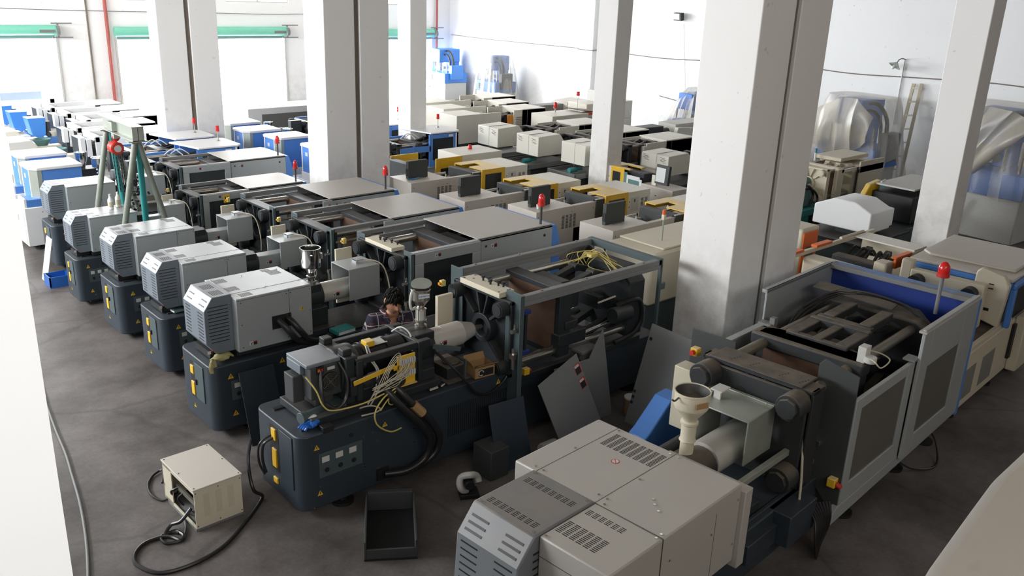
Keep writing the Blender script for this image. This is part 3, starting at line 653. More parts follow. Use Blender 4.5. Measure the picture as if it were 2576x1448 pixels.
part('nozzle',r,MB().cyl((2.4,0,z),(2.55,0,z),.045,.02,n=14),'dullsteel')
hp=part('hopper',r,MB().lathe(1.70,0,[(.06,1.49),(.065,1.5),(.065,1.52),(.04,1.53),(.04,1.55),(.065,1.56),(.065,1.58)],20).lathe(1.70,0,[(.065,1.70),(.04,1.71),(.045,1.74),(.10,1.81),(.10,1.91),(.104,1.915),(.10,1.92),(.10,1.93)],24),'steel')
part('sight_glass',hp,MB().cyl((1.70,0,1.57),(1.70,0,1.70),.042,n=16),'labelgrey')
for a in range(4): part('spacer_rod',hp,MB().cyl((1.70+.056*math.cos(a*PI/2+.5),.056*math.sin(a*PI/2+.5),1.57),(1.70+.056*math.cos(a*PI/2+.5),.056*math.sin(a*PI/2+.5),1.71),.007,n=8),'steel')
part('lid_ring',hp,MB().cyl((1.70,0,1.93),(1.70,0,1.955),.102,n=24),'rubber')
ld=part('lid',hp,MB().cyl((0,0,0),(0,0,.006),.108,n=24),'galv'); ld.location=(1.71,0,1.975); ld.rotation_euler=(.2,-.15,0)
part('maker_label',hp,MB().obox((1.67,-.101,1.872),(.12,.004,.045),Matrix.Rotation(-.25,3,'Z')),'white')
text(hp,'KAWATA',.027,(1.67,-.105,1.872),(PI/2,0,-.25),'blue')
part('vacuum_hose',hp,MB().tube([(1.61,-.02,1.93),(1.56,-.04,1.92),(1.53,-.05,1.82),(1.55,-.05,1.74),(1.61,-.03,1.74)],.014),'tube_white')
# yellow terminal rack with wires
yr=part('terminal_rack',r,MB().box(1.14,1.36,-.38,-.365,1.10,1.42).box(1.14,1.36,-.42,-.36,1.10,1.11).box(1.10,1.16,-.38,-.365,1.28,1.33).bar((.64,-.37,1.27),(1.12,-.37,1.33),.012,.05),'yellow',.004)
mb=MB()
for j in range(2):
    for k in range(7): mb.box(1.16+.027*k,1.18+.027*k,-.41,-.38,1.33-.13*j,1.39-.13*j)
part('terminal_strip',yr,mb,'labelgrey')
mb=MB()
for k in range(12):
    x=1.16+.016*k; q=random.Random(k).gauss; mb.tube([(x,-.41,1.34),(x-.06+q(0,.02),-.46,1.29+q(0,.03)),(x-.2+q(0,.03),-.48,1.24+q(0,.03)),(x-.33-.02*k,-.46,1.17+q(0,.03))],.004,5,5)
for k in range(4): mb.tube([(.95-.03*k,-.45,1.2),(1.02,-.44,1.34+.03*k),(1.14,-.42,1.42+.02*k),(1.16,-.44,1.34)],.004,5,6)
part('terminal_wires',yr,mb,'wirecream')
part('ground_wires',yr,MB().tube([(1.1,-.46,1.15),(.9,-.5,1.1),(.78,-.52,.98),(.8,-.53,.84),(.95,-.53,.72),(1.1,-.5,.7)],.008).tube([(.22,-.2,1.4),(.27,-.3,1.28),(.32,-.34,1.12),(.42,-.36,1.05),(.7,-.42,1.06),(.95,-.46,1.12)],.008).tube([(1.12,-.46,1.14),(.94,-.5,1.06),(.84,-.52,.98)],.007),'wireyellow')
part('black_loom',r,MB().tube([(.58,-.2,1.46),(.62,-.28,1.3),(.58,-.32,1.12),(.46,-.34,1.05),(.36,-.3,1.12)],.018).tube([(.38,-.2,1.42),(.34,-.28,1.25),(.36,-.32,1.1),(.5,-.35,1.04),(.75,-.4,1.04)],.016),'rubber')
part('yellow_coil',r,MB().tube([(1.02+.05*math.cos(a),-.47,1.02+.045*math.sin(a)) for a in [k*.55 for k in range(12)]],.007,6,3),'wireyellow')
for dx in(0,.12):
    part('hydraulic_hose',r,MB().tube([(.93+dx,-.34,1.22),(.98+dx,-.48,1.10),(1.10+dx,-.55,.93),(1.28+dx,-.58,.72),(1.40+dx,-.58,.50),(1.36+dx*.9,-.56,.30),(1.14+dx*.7,-.54,.215),(.92+dx*.3,-.46,.215)],.040,12,8),'rubber')
part('hose_sleeve',r,MB().tube([(1.21,-.55,.95),(1.26,-.565,.89),(1.31,-.58,.83)],.05,8,2),'card',label='crumpled brown paper wrapped round the hose')
part('hose_elbow',r,MB().cyl((.98,-.3,1.12),(1.02,-.42,1.1),.06,n=14).cyl((1.13,-.3,1.18),(1.17,-.42,1.15),.06,n=14),'rubber')
part('grease_pump',r,MB().cyl((.2,-.2,.985),(.45,-.16,.985),.05,n=16).cyl((.14,-.21,.985),(.2,-.2,.985),.062,n=16).box(.45,.62,-.26,-.06,.915,1.04).box(.62,.72,-.22,-.1,.915,1.0),'slate2',.006)
part('pump_label',r,B(.50,.57,-.263,-.26,1.0,1.02),'red')
part('pump_tube',r,MB().tube([(.72,-.3,.95),(.8,-.4,1.0),(.9,-.42,.95),(.86,-.42,.92),(.7,-.4,.92)],.008),'wirecream')
part('drip_tray',r,MB().box(1.8,2.3,-.36,.3,.9,.93).box(1.85,2.1,-.28,-.02,.93,1.06).cyl((2.0,-.15,1.06),(2.0,-.15,1.08),.1,n=16),'castbrown',.006)
part('support_strap',r,MB().bar((1.62,-.33,1.4),(1.95,-.37,1.3),.02,.05).bar((2.0,-.38,.9),(2.0,-.4,1.18),.02,.03),'slate2',.003)
part('black_cable',r,MB().tube([(1.7,-.25,1.3),(1.8,-.44,1.15),(1.95,-.5,.95),(2.1,-.48,.78),(2.3,-.47,.72),(2.5,-.46,.8),(2.62,-.45,.95)],.016),'rubber')
part('fittings',r,MB().cyl((1.55,-.36,.93),(1.65,-.37,.94),.02,n=10).cyl((1.7,-.36,.93),(1.75,-.36,.95),.015,n=8),'chrome')
part('cabinet_panel',r,B(2.2,2.42,.36,.41,.98,1.62),'cream',.006)
e=part('emergency_stop',r,B(2.30,2.36,.42,.47,1.70,1.77),'wireyellow',.006); part('stop_button',e,MB().cyl((2.30,.445,1.735),(2.275,.445,1.735),.018,n=12),'amber')
e=part('emergency_stop',r,B(2.78,2.86,-.5,-.44,.80,.88),'yellow',.006); part('stop_button',e,MB().cyl((2.86,-.47,.84),(2.89,-.47,.84),.022,n=12),'red')
mf=part('manifold_block',r,MB().box(2.50,2.72,-.34,.34,1.74,1.80),'cream',.004)
mb=MB()
for x,y in((2.64,.1),(2.66,.02),(2.62,-.05),(2.66,-.14),(2.68,-.2)): mb.cyl((x,y,1.80),(x,y,1.835),.012,n=8).cyl((x,y,1.835),(x,y,1.86),.022,n=8)
part('valve',mf,mb,'black')
mb=MB()
for x,y in((2.53,.3),(2.53,-.3),(2.69,-.3),(2.69,.3),(2.6,.22)): mb.cyl((x,y,1.8),(x,y,1.8015),.014,n=10)
part('bolt_holes',mf,mb,'tag_black')
guts(r,2.54,4.8,.5,.84,1.73,mp=.34)
part('near_post',r,MB().box(2.585,2.6,-.64,-.36,.45,1.84).box(2.54,2.6,-.645,-.63,.45,1.84),'slate2',.003)
part('far_post',r,MB().box(2.585,2.6,.40,.62,.6,1.86),'slate2',.003)
f=part('air_filter',r,MB().cyl((2.5,-.56,1.42),(2.58,-.56,1.42),.025,n=10).cyl((2.55,-.56,1.44),(2.55,-.56,1.5),.018,n=8),'steel')
part('air_regulator',r,MB().box(2.5,2.57,-.6,-.53,1.1,1.16).cyl((2.535,-.565,1.1),(2.535,-.565,.98),.026,n=12).cyl((2.535,-.565,1.16),(2.535,-.565,1.22),.02,n=10),'steel')
for y in(-.62,.52): part('top_rail',r,MB().box(2.6,4.92,y,y+.075,1.75,1.82).box(2.6,4.92,y,y+.015,1.70,1.75),'midgrey',.006)
part('rear_rail',r,MB().box(4.86,4.94,-.62,.6,1.74,1.83),'slate2',.005)
mb=MB()
for x in(2.9,3.6,4.6):
    for y in(-.585,.56): mb.cyl((x,y,1.82),(x,y,1.835),.014,n=8)
part('rail_bolts',r,mb,'dullsteel')
part('rear_post',r,MB().box(4.90,4.94,-.62,-.58,.5,1.75),'slate2'); part('post_clip',r,B(4.94,5.02,-.62,-.58,1.42,1.5),'slate2')
part('rear_post',r,MB().box(4.90,4.94,.54,.58,.5,1.75),'slate2')
part('ejector_cylinder',r,MB().cyl((3.1,-.36,.95),(4.3,-.42,1.1),.028,n=12),'chrome'); part('ejector_body',r,MB().cyl((2.6,-.36,.86),(3.15,-.36,.94),.05,n=14),'dullsteel')
part('hydraulic_block',r,MB().box(3.3,3.75,-.5,-.36,1.0,1.16).box(3.4,3.6,-.5,-.4,1.2,1.3).cyl((4.2,-.5,1.2),(4.5,-.5,1.2),.1,n=16),'casting',.01)
part('clevis',r,MB().box(2.74,2.84,-.50,-.45,1.54,1.59).box(2.74,2.84,-.50,-.45,1.06,1.11),'bluedeep',.006); part('clevis_rod',r,MB().cyl((2.79,-.47,1.11),(2.79,-.47,1.54),.02,n=10),'casting')
part('lower_hose',r,MB().tube([(4.3,-.46,1.3),(4.6,-.55,1.35),(4.7,-.55,1.1),(4.62,-.52,.9),(4.3,-.48,.82)],.03,10),'rubber')
part('pneumatic_rod',r,MB().cyl((3.95,-.48,1.42),(4.25,-.48,1.44),.012,n=8),'wirecream')
part('rail_plate',r,MB().box(2.65,4.8,-.47,-.40,.72,.80),'casting',.008); part('limit_bracket',r,MB().box(3.62,3.92,-.58,-.4,.86,.90).box(3.7,3.85,-.54,-.44,.74,.86),'midgrey',.006)
mb=MB()
rnd=random.Random(12)
for k in range(9): g=lambda s:rnd.gauss(0,s); mb.tube([(4.25+g(.12),.3+g(.12),1.66),(4.3+g(.08),.15+g(.08),1.74+abs(g(.04))),(4.4+g(.05),.0+g(.06),1.78+abs(g(.03))),(4.5+g(.1),-.2+g(.12),1.70+g(.02)),(4.6+g(.08),-.35+g(.1),1.6)],.006,5,6)
mb.box(4.28,4.4,-.02,.06,1.80,1.84)
part('sensor_wires',r,mb,'wireyellow')
mb=MB()
for k in range(5): mb.tube([(4.3,.42-.03*k,1.6),(4.4+.03*k,.4-.03*k,1.78+.015*k),(4.6,.3-.02*k,1.74),(4.7,.2,1.55)],.016,7,5)
part('hose_bundle',r,mb,'rubber')

# ---------------------------------------------------------------- large warm grey machine at the right front
yH=math.radians(4.1); O=Matrix.Rotation(yH,3,'Z')@Vector((3.8,3.5,0))
r=T('injection_moulding_machine','largest machine, at the right front, with warm grey vented cover, cream hopper and open clamp','machine',O,yH)
X=lambda x:x-3.8
Yc=lambda y:y-3.5
def hb(x0,x1,y0,y1,z0,z1,mb=None): return (mb or MB()).box(X(x0),X(x1),Yc(y0),Yc(y1),z0,z1)
part('base',r,hb(4.2,10.3,2.95,4.05,.12,.62),'slate',.015)
feet(r,(.8,4.2,5.5,6.4),(-.62,.62),.09,.12)
cv=part('screw_cover',r,hb(4.5,5.55,2.76,4.18,.72,1.42),'warmgrey',.012)
part('cover_extension',r,hb(3.9,4.5,2.76,3.365,.62,1.42),'warmgrey',.012)
part('rear_skirt',r,hb(5.55,5.66,2.72,3.5,.66,1.36),'warmgrey',.008)
hd=part('motor_hood',r,MB().prism([(X(4.5),.45),(X(4.5),1.43),(X(3.86),1.43),(X(3.70),1.24),(X(3.66),.6),(X(3.8),.45)],'y',Yc(3.37),Yc(3.98)),'hoodtop',.012)
mb=MB()
def sl(cx,cy,nx,ny,lx,ly,dx,dy,z=1.42): 
    for i in range(nx):
        for j in range(ny): mb.box(X(cx+dx*i),X(cx+dx*i+lx),Yc(cy+dy*j),Yc(cy+dy*j+ly),z,z+.0012)
sl(5.0,3.4,3,1,.001,.001,1,1)
mb=MB()
for j in range(8):
    for i in range(13): mb.box(X(5.22+.018*i),X(5.225+.018*i+.004),Yc(3.90-.066*j-.048),Yc(3.90-.066*j),1.42,1.4212)
for j in range(6):
    for i in range(9): mb.box(X(4.03+.019*i),X(4.038+.019*i),Yc(3.34-.062*j-.046),Yc(3.34-.062*j),1.42,1.4212)
for j in range(6):
    for i in range(4): mb.box(X(4.34+.018*i),X(4.347+.018*i),Yc(3.33-.058*j-.042),Yc(3.33-.058*j),1.42,1.4212)
part('vent_slots',cv,mb,'black',flat=True)
mb=MB()
for xx in(3.93,4.32):
    for j in range(8):
        for i in range(4): mb.box(X(xx+.018*i),X(xx+.007+.018*i),Yc(3.92-.062*j-.044),Yc(3.92-.062*j),1.43,1.4312)
part('vent_slots',hd,mb,'black',flat=True)
mb=MB()
a=math.atan2(.19,.16)
for k in range(3):
    t=.35+.22*k; x=X(3.86-.16*t); zz=1.43-.19*t
    for y0,y1 in((3.76,3.93),(3.42,3.59)): mb.obox((x-.002,Yc((y0+y1)/2),zz+.001),(.018,y1-y0,.004),Matrix.Rotation(-a,3,'Y'))
for k in range(10):
    zz=1.2-.06*k; x=X(3.70-.04*(1.24-zz)/.64)
    for y0,y1 in((3.76,3.93),(3.42,3.59)): mb.box(x-.003,x,Yc(y0),Yc(y1),zz-.012,zz)
for k in range(11): mb.box(X(3.85),X(4.42),-.134,-.130,1.28-.06*k,1.293-.06*k)
part('louvre_slots',hd,mb,'black',flat=True)
part('seam',cv,MB().box(X(4.5),X(5.55),Yc(3.365),Yc(3.369),1.4195,1.4212).box(X(4.5),X(5.55),Yc(3.955),Yc(3.959),1.4195,1.4212).box(X(4.497),X(4.502),Yc(2.76),Yc(3.37),1.4195,1.4215).box(X(5.2),X(5.204),Yc(2.7585),Yc(2.76),.72,1.3).box(X(4.496),X(4.503),Yc(2.758),Yc(2.76),.62,1.42).box(X(3.898),X(3.9),Yc(2.76),Yc(3.36),1.26,1.264),'darkgrey')
mb=MB()
for x,y in((4.55,3.92),(4.55,4.0),(5.0,3.98),(5.5,3.92),(5.5,3.40),(5.5,3.32),(5.0,3.33),(4.6,3.33),(4.6,3.41),(4.8,3.05),(4.85,3.1),(4.53,2.8),(4.53,3.3),(4.47,2.8),(3.93,3.33),(4.75,2.98)): mb.cyl((X(x),Yc(y),1.42),(X(x),Yc(y),1.428),.011,n=8)
for x,y in((4.46,3.93),(4.46,3.41),(3.89,3.93),(3.89,3.41)): mb.cyl((X(x),Yc(y),1.43),(X(x),Yc(y),1.438),.012,n=8)
for x,z in((5.5,1.3),(5.15,1.15),(4.6,1.2),(5.5,.9),(4.6,.85)): mb.cyl((X(x),Yc(2.76),z),(X(x),Yc(2.752),z),.01,n=8)
part('cover_screws',cv,mb,'chrome',kind='stuff')
s=part('no_touch_label',cv,MB().cyl((X(5.08),Yc(3.63),1.4205),(X(5.08),Yc(3.63),1.422),.035,n=24),'red'); part('label_field',s,MB().cyl((X(5.08),Yc(3.63),1.422),(X(5.08),Yc(3.63),1.4228),.028,n=24),'labelgrey'); part('label_bar',s,MB().obox((X(5.08),Yc(3.63),1.4232),(.055,.006,.0008),Matrix.Rotation(.8,3,'Z')),'red')
part('carriage',r,hb(4.4,6.5,3.05,3.95,.62,.72),'casting',.01)
part('feed_throat',r,hb(5.6,6.15,3.36,3.66,.8,1.12).cyl((X(5.9),0,1.02),(X(6.2),0,1.02),.17,n=20),'castbrown',.01)
hz0=1.22
hp=part('hopper',r,MB().lathe(X(6.0),.05,[(.06,1.15),(.06,1.30),(.075,1.31),(.065,1.33),(.065,1.46),(.078,1.47),(.078,1.49),(.06,1.50),(.07,1.53),(.14,1.62),(.15,1.64),(.15,1.76),(.157,1.765),(.157,1.78),(.148,1.78),(.142,1.74),(.138,1.66),(.05,1.55)],28),'cream')
part('hopper_inside',hp,MB().lathe(X(6.0),.05,[(.137,1.70),(.142,1.775),(.1415,1.775),(.05,1.58)],28),'castbrown')
part('hopper_flange',hp,MB().obox((X(6.0),.05,1.135),(.26,.22,.04),Matrix.Identity(3)),'castbrown',.006)
part('maker_plate',hp,MB().obox((X(5.94),-.10+.01,1.70),(.12,.006,.05),Matrix.Rotation(-.35,3,'Z')),'card')
for a in(-.1,2.9): part('latch',hp,MB().tube([(X(6.0)+.155*math.cos(a),.05+.155*math.sin(a),1.745),(X(6.0)+.2*math.cos(a),.05+.2*math.sin(a),1.725),(X(6.0)+.23*math.cos(a),.05+.23*math.sin(a),1.745)],.008,6),'castbrown')
part('barrel_cover',r,MB().cyl((X(6.2),-.0,1.05),(X(6.95),-.0,1.05),.17,n=32),'barrel')
g=part('purge_guard',r,MB().box(X(6.42),X(6.9),-.28,.26,1.44,1.455).box(X(6.42),X(6.9),-.285,-.27,1.02,1.455).box(X(6.42),X(6.9),.25,.265,1.02,1.455).box(X(6.86),X(6.9),-.285,.265,1.455,1.47),'galv',.004)
part('guard_handle',g,MB().box(X(6.62),X(6.78),.12,.24,1.52,1.535).box(X(6.62),X(6.64),.13,.2,1.45,1.53).box(X(6.5),X(6.72),.24,.26,1.46,1.48),'labelgrey',.003)
part('guard_cable',r,MB().tube([(X(6.86),-.2,1.46),(X(7.0),-.34,1.4),(X(7.03),-.5,1.2),(X(6.98),-.58,.9),(X(6.94),-.62,.6),(X(6.9),-.64,.42),(X(7.0),-.6,.4),(X(7.1),-.6,.5),(X(7.16),-.62,.46),(X(7.18),-.64,.36)],.012,8),'wirecream')
part('guard_rail',r,MB().bar((X(5.75),-.42,1.02),(X(6.98),-.42,1.02),.05,.06),'galv',.005)
part('unit_cylinder',r,MB().cyl((X(5.7),.42,.95),(X(6.98),.42,.95),.06,n=16),'casting')
# clamp
guts(r,X(7.0),X(10.05),.575,.66,1.66,c='castbrown',c2='dullsteel',mp=.33)
part('platen_front',r,MB().box(X(6.96),X(7.0),-.54,.54,.68,1.62).box(X(6.98),X(7.3),-.46,.50,1.66,1.68),'castbrown',.01)
part('platen_bolt_hole',r,MB().cyl((X(6.962),.12,1.42),(X(6.955),.12,1.42),.07,n=20),'black')
mb=MB()
for k in range(4):
    for q in((.3,0),(.1,0),(-.2,0),(-.4,0)): mb.cyl((X(7.06)+.035*k,q[0]-.01*k,1.68),(X(7.06)+.035*k,q[0]-.01*k,1.6815),.009,n=8)
part('tapped_holes',r,mb,'tag_black')
for y,z in((.45,1.53),(-.45,1.53),(-.45,.80)):
    part('tie_bar_nut',r,MB().cyl((X(6.78),y,z),(X(6.98),y,z),.125,n=20).cyl((X(6.74),y,z),(X(6.78),y,z),.10,n=8),'castbrown',.006)
part('slotted_link',r,MB().box(X(8.2),X(8.75),-.33,-.2,1.60,1.68).box(X(8.2),X(8.75),-.05,.05,1.60,1.68).box(X(8.2),X(8.75),.2,.33,1.60,1.68).box(X(8.18),X(8.26),-.33,.33,1.58,1.67).box(X(8.7),X(8.78),-.33,.33,1.60,1.70),'castbrown',.012)
part('slotted_link',r,MB().box(X(8.85),X(9.45),-.28,-.15,1.62,1.72).box(X(8.85),X(9.45),.12,.25,1.62,1.72).box(X(8.80),X(8.9),-.3,.3,1.60,1.70),'castbrown',.012)
part('limit_switch',r,MB().box(X(8.02),X(8.14),-.58,-.5,1.64,1.8).cyl((X(8.05),-.62,1.66),(X(8.05),-.62,1.72),.06,n=12),'labelgrey',.004)
part('switch_cable',r,MB().tube([(X(8.05),-.6,1.7),(X(7.95),-.7,1.72),(X(8.0),-.75,1.66),(X(8.2),-.75,1.68),(X(8.25),-.65,1.7),(X(8.12),-.55,1.75)],.007),'wirecream')
part('moving_platen_wing',r,MB().prism([(X(7.95),-.60),(X(8.15),-.60),(X(8.3),-.36),(X(8.3),.36),(X(8.15),.60),(X(7.95),.60)],'z',1.50,1.64),'castbrown',.02)
part('rear_platen_arch',r,MB().prism([(-.74,1.0),(.74,1.0),(.74,1.5),(.5,1.66),(-.5,1.66),(-.74,1.5)],'x',X(9.55),X(9.8)),'castbrown',.03)
part('loose_sheet',r,MB().obox((X(9.65),.25,1.74),(.3,.9,.01),Matrix.Rotation(.12,3,'Z')@Matrix.Rotation(.06,3,'X')),'castbrown')
mb=MB()
for k in range(3): mb.tube([(X(8.6),.55,1.4),(X(9.0),.5+.03*k,1.62+.02*k),(X(9.5),.3,1.78+.02*k),(X(9.7),-.2-.05*k,1.76),(X(9.7),-.6,1.6)],.012,6,6)
part('clamp_cables',r,mb,'rubber')
for y in(.60,-.76): part('beam_rail',r,MB().box(X(7.5),X(10.1),y,y+.16,1.14,1.2).box(X(7.5),X(10.1),y,y+.03,.66,1.14),'rust' if y<0 else 'castbrown',.006)
# far side: rear tall panel, long low rail
part('far_panel',r,MB().box(X(8.72),X(10.38),.86,.885,.6,1.84).box(X(8.72),X(10.38),.86,.93,1.80,1.84),'silver',.006)
part('far_door',r,MB().box(X(7.45),X(8.72),.83,.85,.5,1.46).box(X(7.45),X(8.72),.8,.88,1.44,1.47),'silver',.005)
part('far_guard_plate',r,MB().box(X(7.36),X(7.375),.44,.94,.85,1.72),'darkgrey',.003)
part('hinge_bracket',r,MB().box(X(8.62),X(8.74),.72,.88,1.46,1.49).box(X(8.66),X(8.74),.7,.76,1.44,1.56),'midgrey',.003)
e=part('emergency_stop',r,B(X(7.16),X(7.24),.74,.82,1.52,1.6),'yellow',.006); part('stop_button',e,MB().cyl((X(7.16),.78,1.56),(X(7.12),.78,1.56),.025,n=12),'red')
part('far_cabinet',r,B(X(6.95),X(7.14),.62,.85,.8,1.46),'cream',.008)
# back frame, blue inside
part('back_panel',r,MB().box(X(10.36),X(10.40),-.80,.86,.45,1.76),'bluedeep',.004)
part('back_rail',r,MB().box(X(10.28),X(10.42),-.80,.88,1.78,1.84),'midgrey',.008)
part('back_rail_gap',r,MB().box(X(10.30),X(10.33),-.1,.45,1.84,1.8415).box(X(10.36),X(10.39),-.6,.8,1.84,1.8415),'blue')
part('corner_strip',r,MB().prism([(X(10.42),.35),(X(10.52),.35),(X(10.56),1.2),(X(10.46),1.84),(X(10.42),1.84)],'y',-.82,.88),'blue',.01)
# near doors
def glazed(name,x0,x1,z0,z1,y,t,wx0,wx1,wz0,wz1):
    f=part(name,r,MB().box(x0,wx0,y,y+t,z0,z1).box(wx1,x1,y,y+t,z0,z1).box(wx0,wx1,y,y+t,wz1,z1).box(wx0,wx1,y,y+t,z0,wz0),'silver',.006)
    part('window',f,B(wx0,wx1,y+t*.4,y+t*.6,wz0,wz1),'glassgrey'); return f
d1=glazed('safety_door',X(7.43),X(8.80),.42,1.52,-.80,.04,X(7.57),X(8.64),.62,1.40)
d2=glazed('rear_door',X(8.80),X(10.42),.40,1.86,-.845,.035,X(9.04),X(10.0),.62,1.40)
part('door_lip',d2,MB().box(X(8.78),X(10.42),-.86,-.78,1.82,1.845),'warmgrey',.004)
part('door_strip',r,MB().box(X(10.42),X(10.5),-.845,-.80,.36,1.80),'blue',.004)
part('sill',r,MB().prism([(X(7.06),.26),(X(10.3),.32),(X(10.3),.42),(X(7.40),.42)],'y',-.80,-.74),'silver',.004)
part('latch',r,MB().box(X(8.70),X(8.85),-.82,-.7,1.53,1.55),'midgrey')
# near guard plate of the fixed platen
gp=part('near_guard_plate',r,MB().prism([(-.40,1.76),(-.45,1.82),(-.785,1.75),(-.785,.38),(-.70,.36),(-.40,.68)],'x',X(7.42),X(7.435)),'darkgrey',.003)
mb=MB()
part('air_regulator',gp,MB().cyl((X(7.40),-.47,1.02),(X(7.40),-.47,1.12),.03,n=12).box(X(7.36),X(7.42),-.55,-.39,.98,1.025).cyl((X(7.39),-.47,.98),(X(7.39),-.47,.86),.026,n=12),'steel',.003)
e=part('emergency_stop',r,B(X(7.34),X(7.42),-.76,-.68,.62,.71),'yellow',.008); part('stop_button',e,MB().cyl((X(7.38),-.76,.66),(X(7.38),-.81,.64),.026,n=12),'red')
beacon(r,X(10.1),-.5,1.62,.44,.06,'midgrey',.022)
mb=MB()
for k in range(9): mb.tube([(X(7.0)+.03*k,-.62-.02*k,.55),(X(7.05)+.02*k,-.74-.01*k,.42),(X(7.0)+.03*k,-.8,.25),(X(7.05)+.03*k,-.82+.01*k,.03)],.012,6,5)
part('hanging_cables',r,mb,'rubber')
part('valve_block',r,MB().box(X(6.6),X(7.1),-.72,-.46,.3,.62).box(X(5.8),X(7.1),-.5,-.46,.60,.64).box(X(6.1),X(6.6),-.6,-.46,.3,.5),'slate',.01)
part('loose_cable',r,MB().tube([(X(8.9),-.7,.36),(X(9.2),-.85,.14),(X(9.7),-.95,.012),(X(9.9),-.85,.2),(X(9.85),-.75,.36)],.012),'rubber')
# ---------------------------------------------------------------- blue machines with white tops
def bluem(label,loc,sc=(1,1,1),canopy=True,cap=True,hop=False):
    r=T('injection_moulding_machine',label,'machine',loc,0,sc,'blue moulding machines with white tops')
    part('base',r,B(0,4.2,-.42,.42,.08,.8),'white' ,.015); feet(r,(.2,2,4),(-.34,.34))
    part('end_panel',r,MB().box(-.01,0,-.36,.36,.44,.74).box(-.01,0,-.36,.2,.12,.4),'ivory',.004); part('panel_window',r,B(-.014,-.01,.0,.1,.5,.6),'tealgrey')
    part('base_screws',r,MB().cyl((.3,-.425,.7),(.3,-.42,.7),.008,n=6).cyl((1.0,-.425,.7),(1.0,-.42,.7),.008,n=6),'black')
    st=part('step_housing',r,MB().box(.06,1.1,-.40,-.0,.80,.94),'blue',.008); part('step_end',st,MB().prism([(-.4,.80),(0,.80),(0,.96),(-.4,.96)],'x',.02,.062),'white',.005)
    top=[(.22,.05),(.22,.3),(.28,.36),(1.08,.36),(1.08,-.34),(.32,-.34),(.22,-.22)]
    cv=part('screw_cover',r,MB().prism(top,'z',.84,1.44),'blue',.006)
    part('cover_top',cv,MB().prism([(.19,-.23),(.31,-.37),(1.1,-.37),(1.1,.38),(.26,.38),(.19,.32)],'z',1.44,1.50),'white',.015)
    mb=MB().prism([(.212,-.218),(.316,-.346),(.39,-.346),(.26,-.12)],'z',.84,1.44)
    part('corner_strip',cv,mb,'galv'); part('corner_strip',cv,MB().box(.212,.222,-.21,-.17,.84,1.44).box(.212,.222,.27,.31,.84,1.44),'white')
    part('maker_label',cv,B(.216,.219,.05,.15,1.25,1.33),'labelgrey')
    if hop: hopper(r,1.5,0,1.2,.13,.3,'chrome')
    else: part('feed_hopper',r,MB().lathe(1.45,0,[(.06,1.1),(.12,1.3),(.12,1.42),(.11,1.42),(.1,1.3)],16),'chrome')
    part('feed_throat',r,MB().box(1.1,1.7,-.2,.2,.8,1.1),'casting',.01); part('barrel_cover',r,MB().cyl((1.7,0,1.15),(2.2,0,1.15),.1,n=16),'silver')
    part('control_box',r,MB().box(1.9,2.2,-.38,-.2,1.0,1.45),'darkgrey',.008)
    guts(r,2.3,4.0,.45,.84,1.4)
    for y in(-.46,.42): part('side_beam',r,B(2.4,3.3 if canopy else 4.1,y,y+.04,1.22,1.42) if y>0 else MB().box(2.4,3.3,y,y+.04,1.16,1.30).box(2.75,2.83,y-.01,y,1.12,1.34),'blue',.005)
    part('hydraulic_pipes',r,MB().tube([(2.8,.1,1.42),(2.95,.0,1.54),(3.1,-.1,1.42)],.012,6).tube([(2.95,.15,1.42),(3.1,.05,1.52),(3.25,-.05,1.42)],.012,6),'labelgrey')
    if canopy:
        h=part('clamp_housing',r,MB().box(3.25,4.15,-.46,-.43,.8,.95).box(3.25,3.36,-.46,-.43,.95,1.55).box(4.0,4.15,-.46,-.43,.95,1.55).box(3.36,4.0,-.46,-.43,1.45,1.55).box(3.25,4.15,.43,.46,.8,1.55).box(4.1,4.15,-.46,.46,.8,1.55),'blue',.005)
        part('window',h,B(3.36,4.0,-.45,-.44,.95,1.45),'glassdark'); part('maker_label',h,B(3.85,3.98,-.463,-.46,1.47,1.52),'white')
        part('corner_strip',h,B(4.06,4.10,-.464,-.46,.8,1.55),'white')
        part('canopy',r,MB().prism([(3.05,.47),(3.2,-.1),(3.28,-.48),(4.1,-.5),(4.2,-.42),(4.2,.4),(4.1,.48)],'z',1.565,1.60),'white',.008)
        beacon2(r,3.95,.1,1.6,.2,.034)
    return r
bluem('nearer blue machine with white tapered cover, left side, beside the silver row',(3.80,17.75,0),hop=True)
bluem('farther blue machine with white tapered cover, left side, second behind the silver row',(3.92,18.95,0),(.97,.95,1))
bluem('blue machine mostly hidden by the middle double column, its canopy seen right of it',(9.15,16.95,0),(.95,1,1))
bluem('blue machine with grey corner strip, second in the middle blue row',(9.0,18.4,0),(.95,.95,1))
bluem('blue machine with a pale square label on its end, third in the middle blue row',(8.8,19.55,0),(1,.95,1),canopy=False)
bluem('farthest light blue cover of the middle blue row, seen against the white door light',(8.88,20.7,0),(1,.85,1),canopy=False)
# grey glazed machine far behind
r=T('injection_moulding_machine','pale grey machine with two long windows far back before the doors','machine',(10.75,23.2,0),0,(.8,1,.83))
part('base',r,B(0,5.5,-.5,.5,0,.8),'ivory',.01); f=part('enclosure',r,MB().box(0,5.5,-.5,.5,.8,1.75),'labelgrey',.015)
part('window',f,B(.5,2.3,-.51,-.5,1.0,1.55),'glassgrey'); part('window',f,B(2.6,3.6,-.51,-.5,1.2,1.6),'glassgrey'); part('door_handle',f,B(.2,.24,-.53,-.5,1.1,1.3),'black')
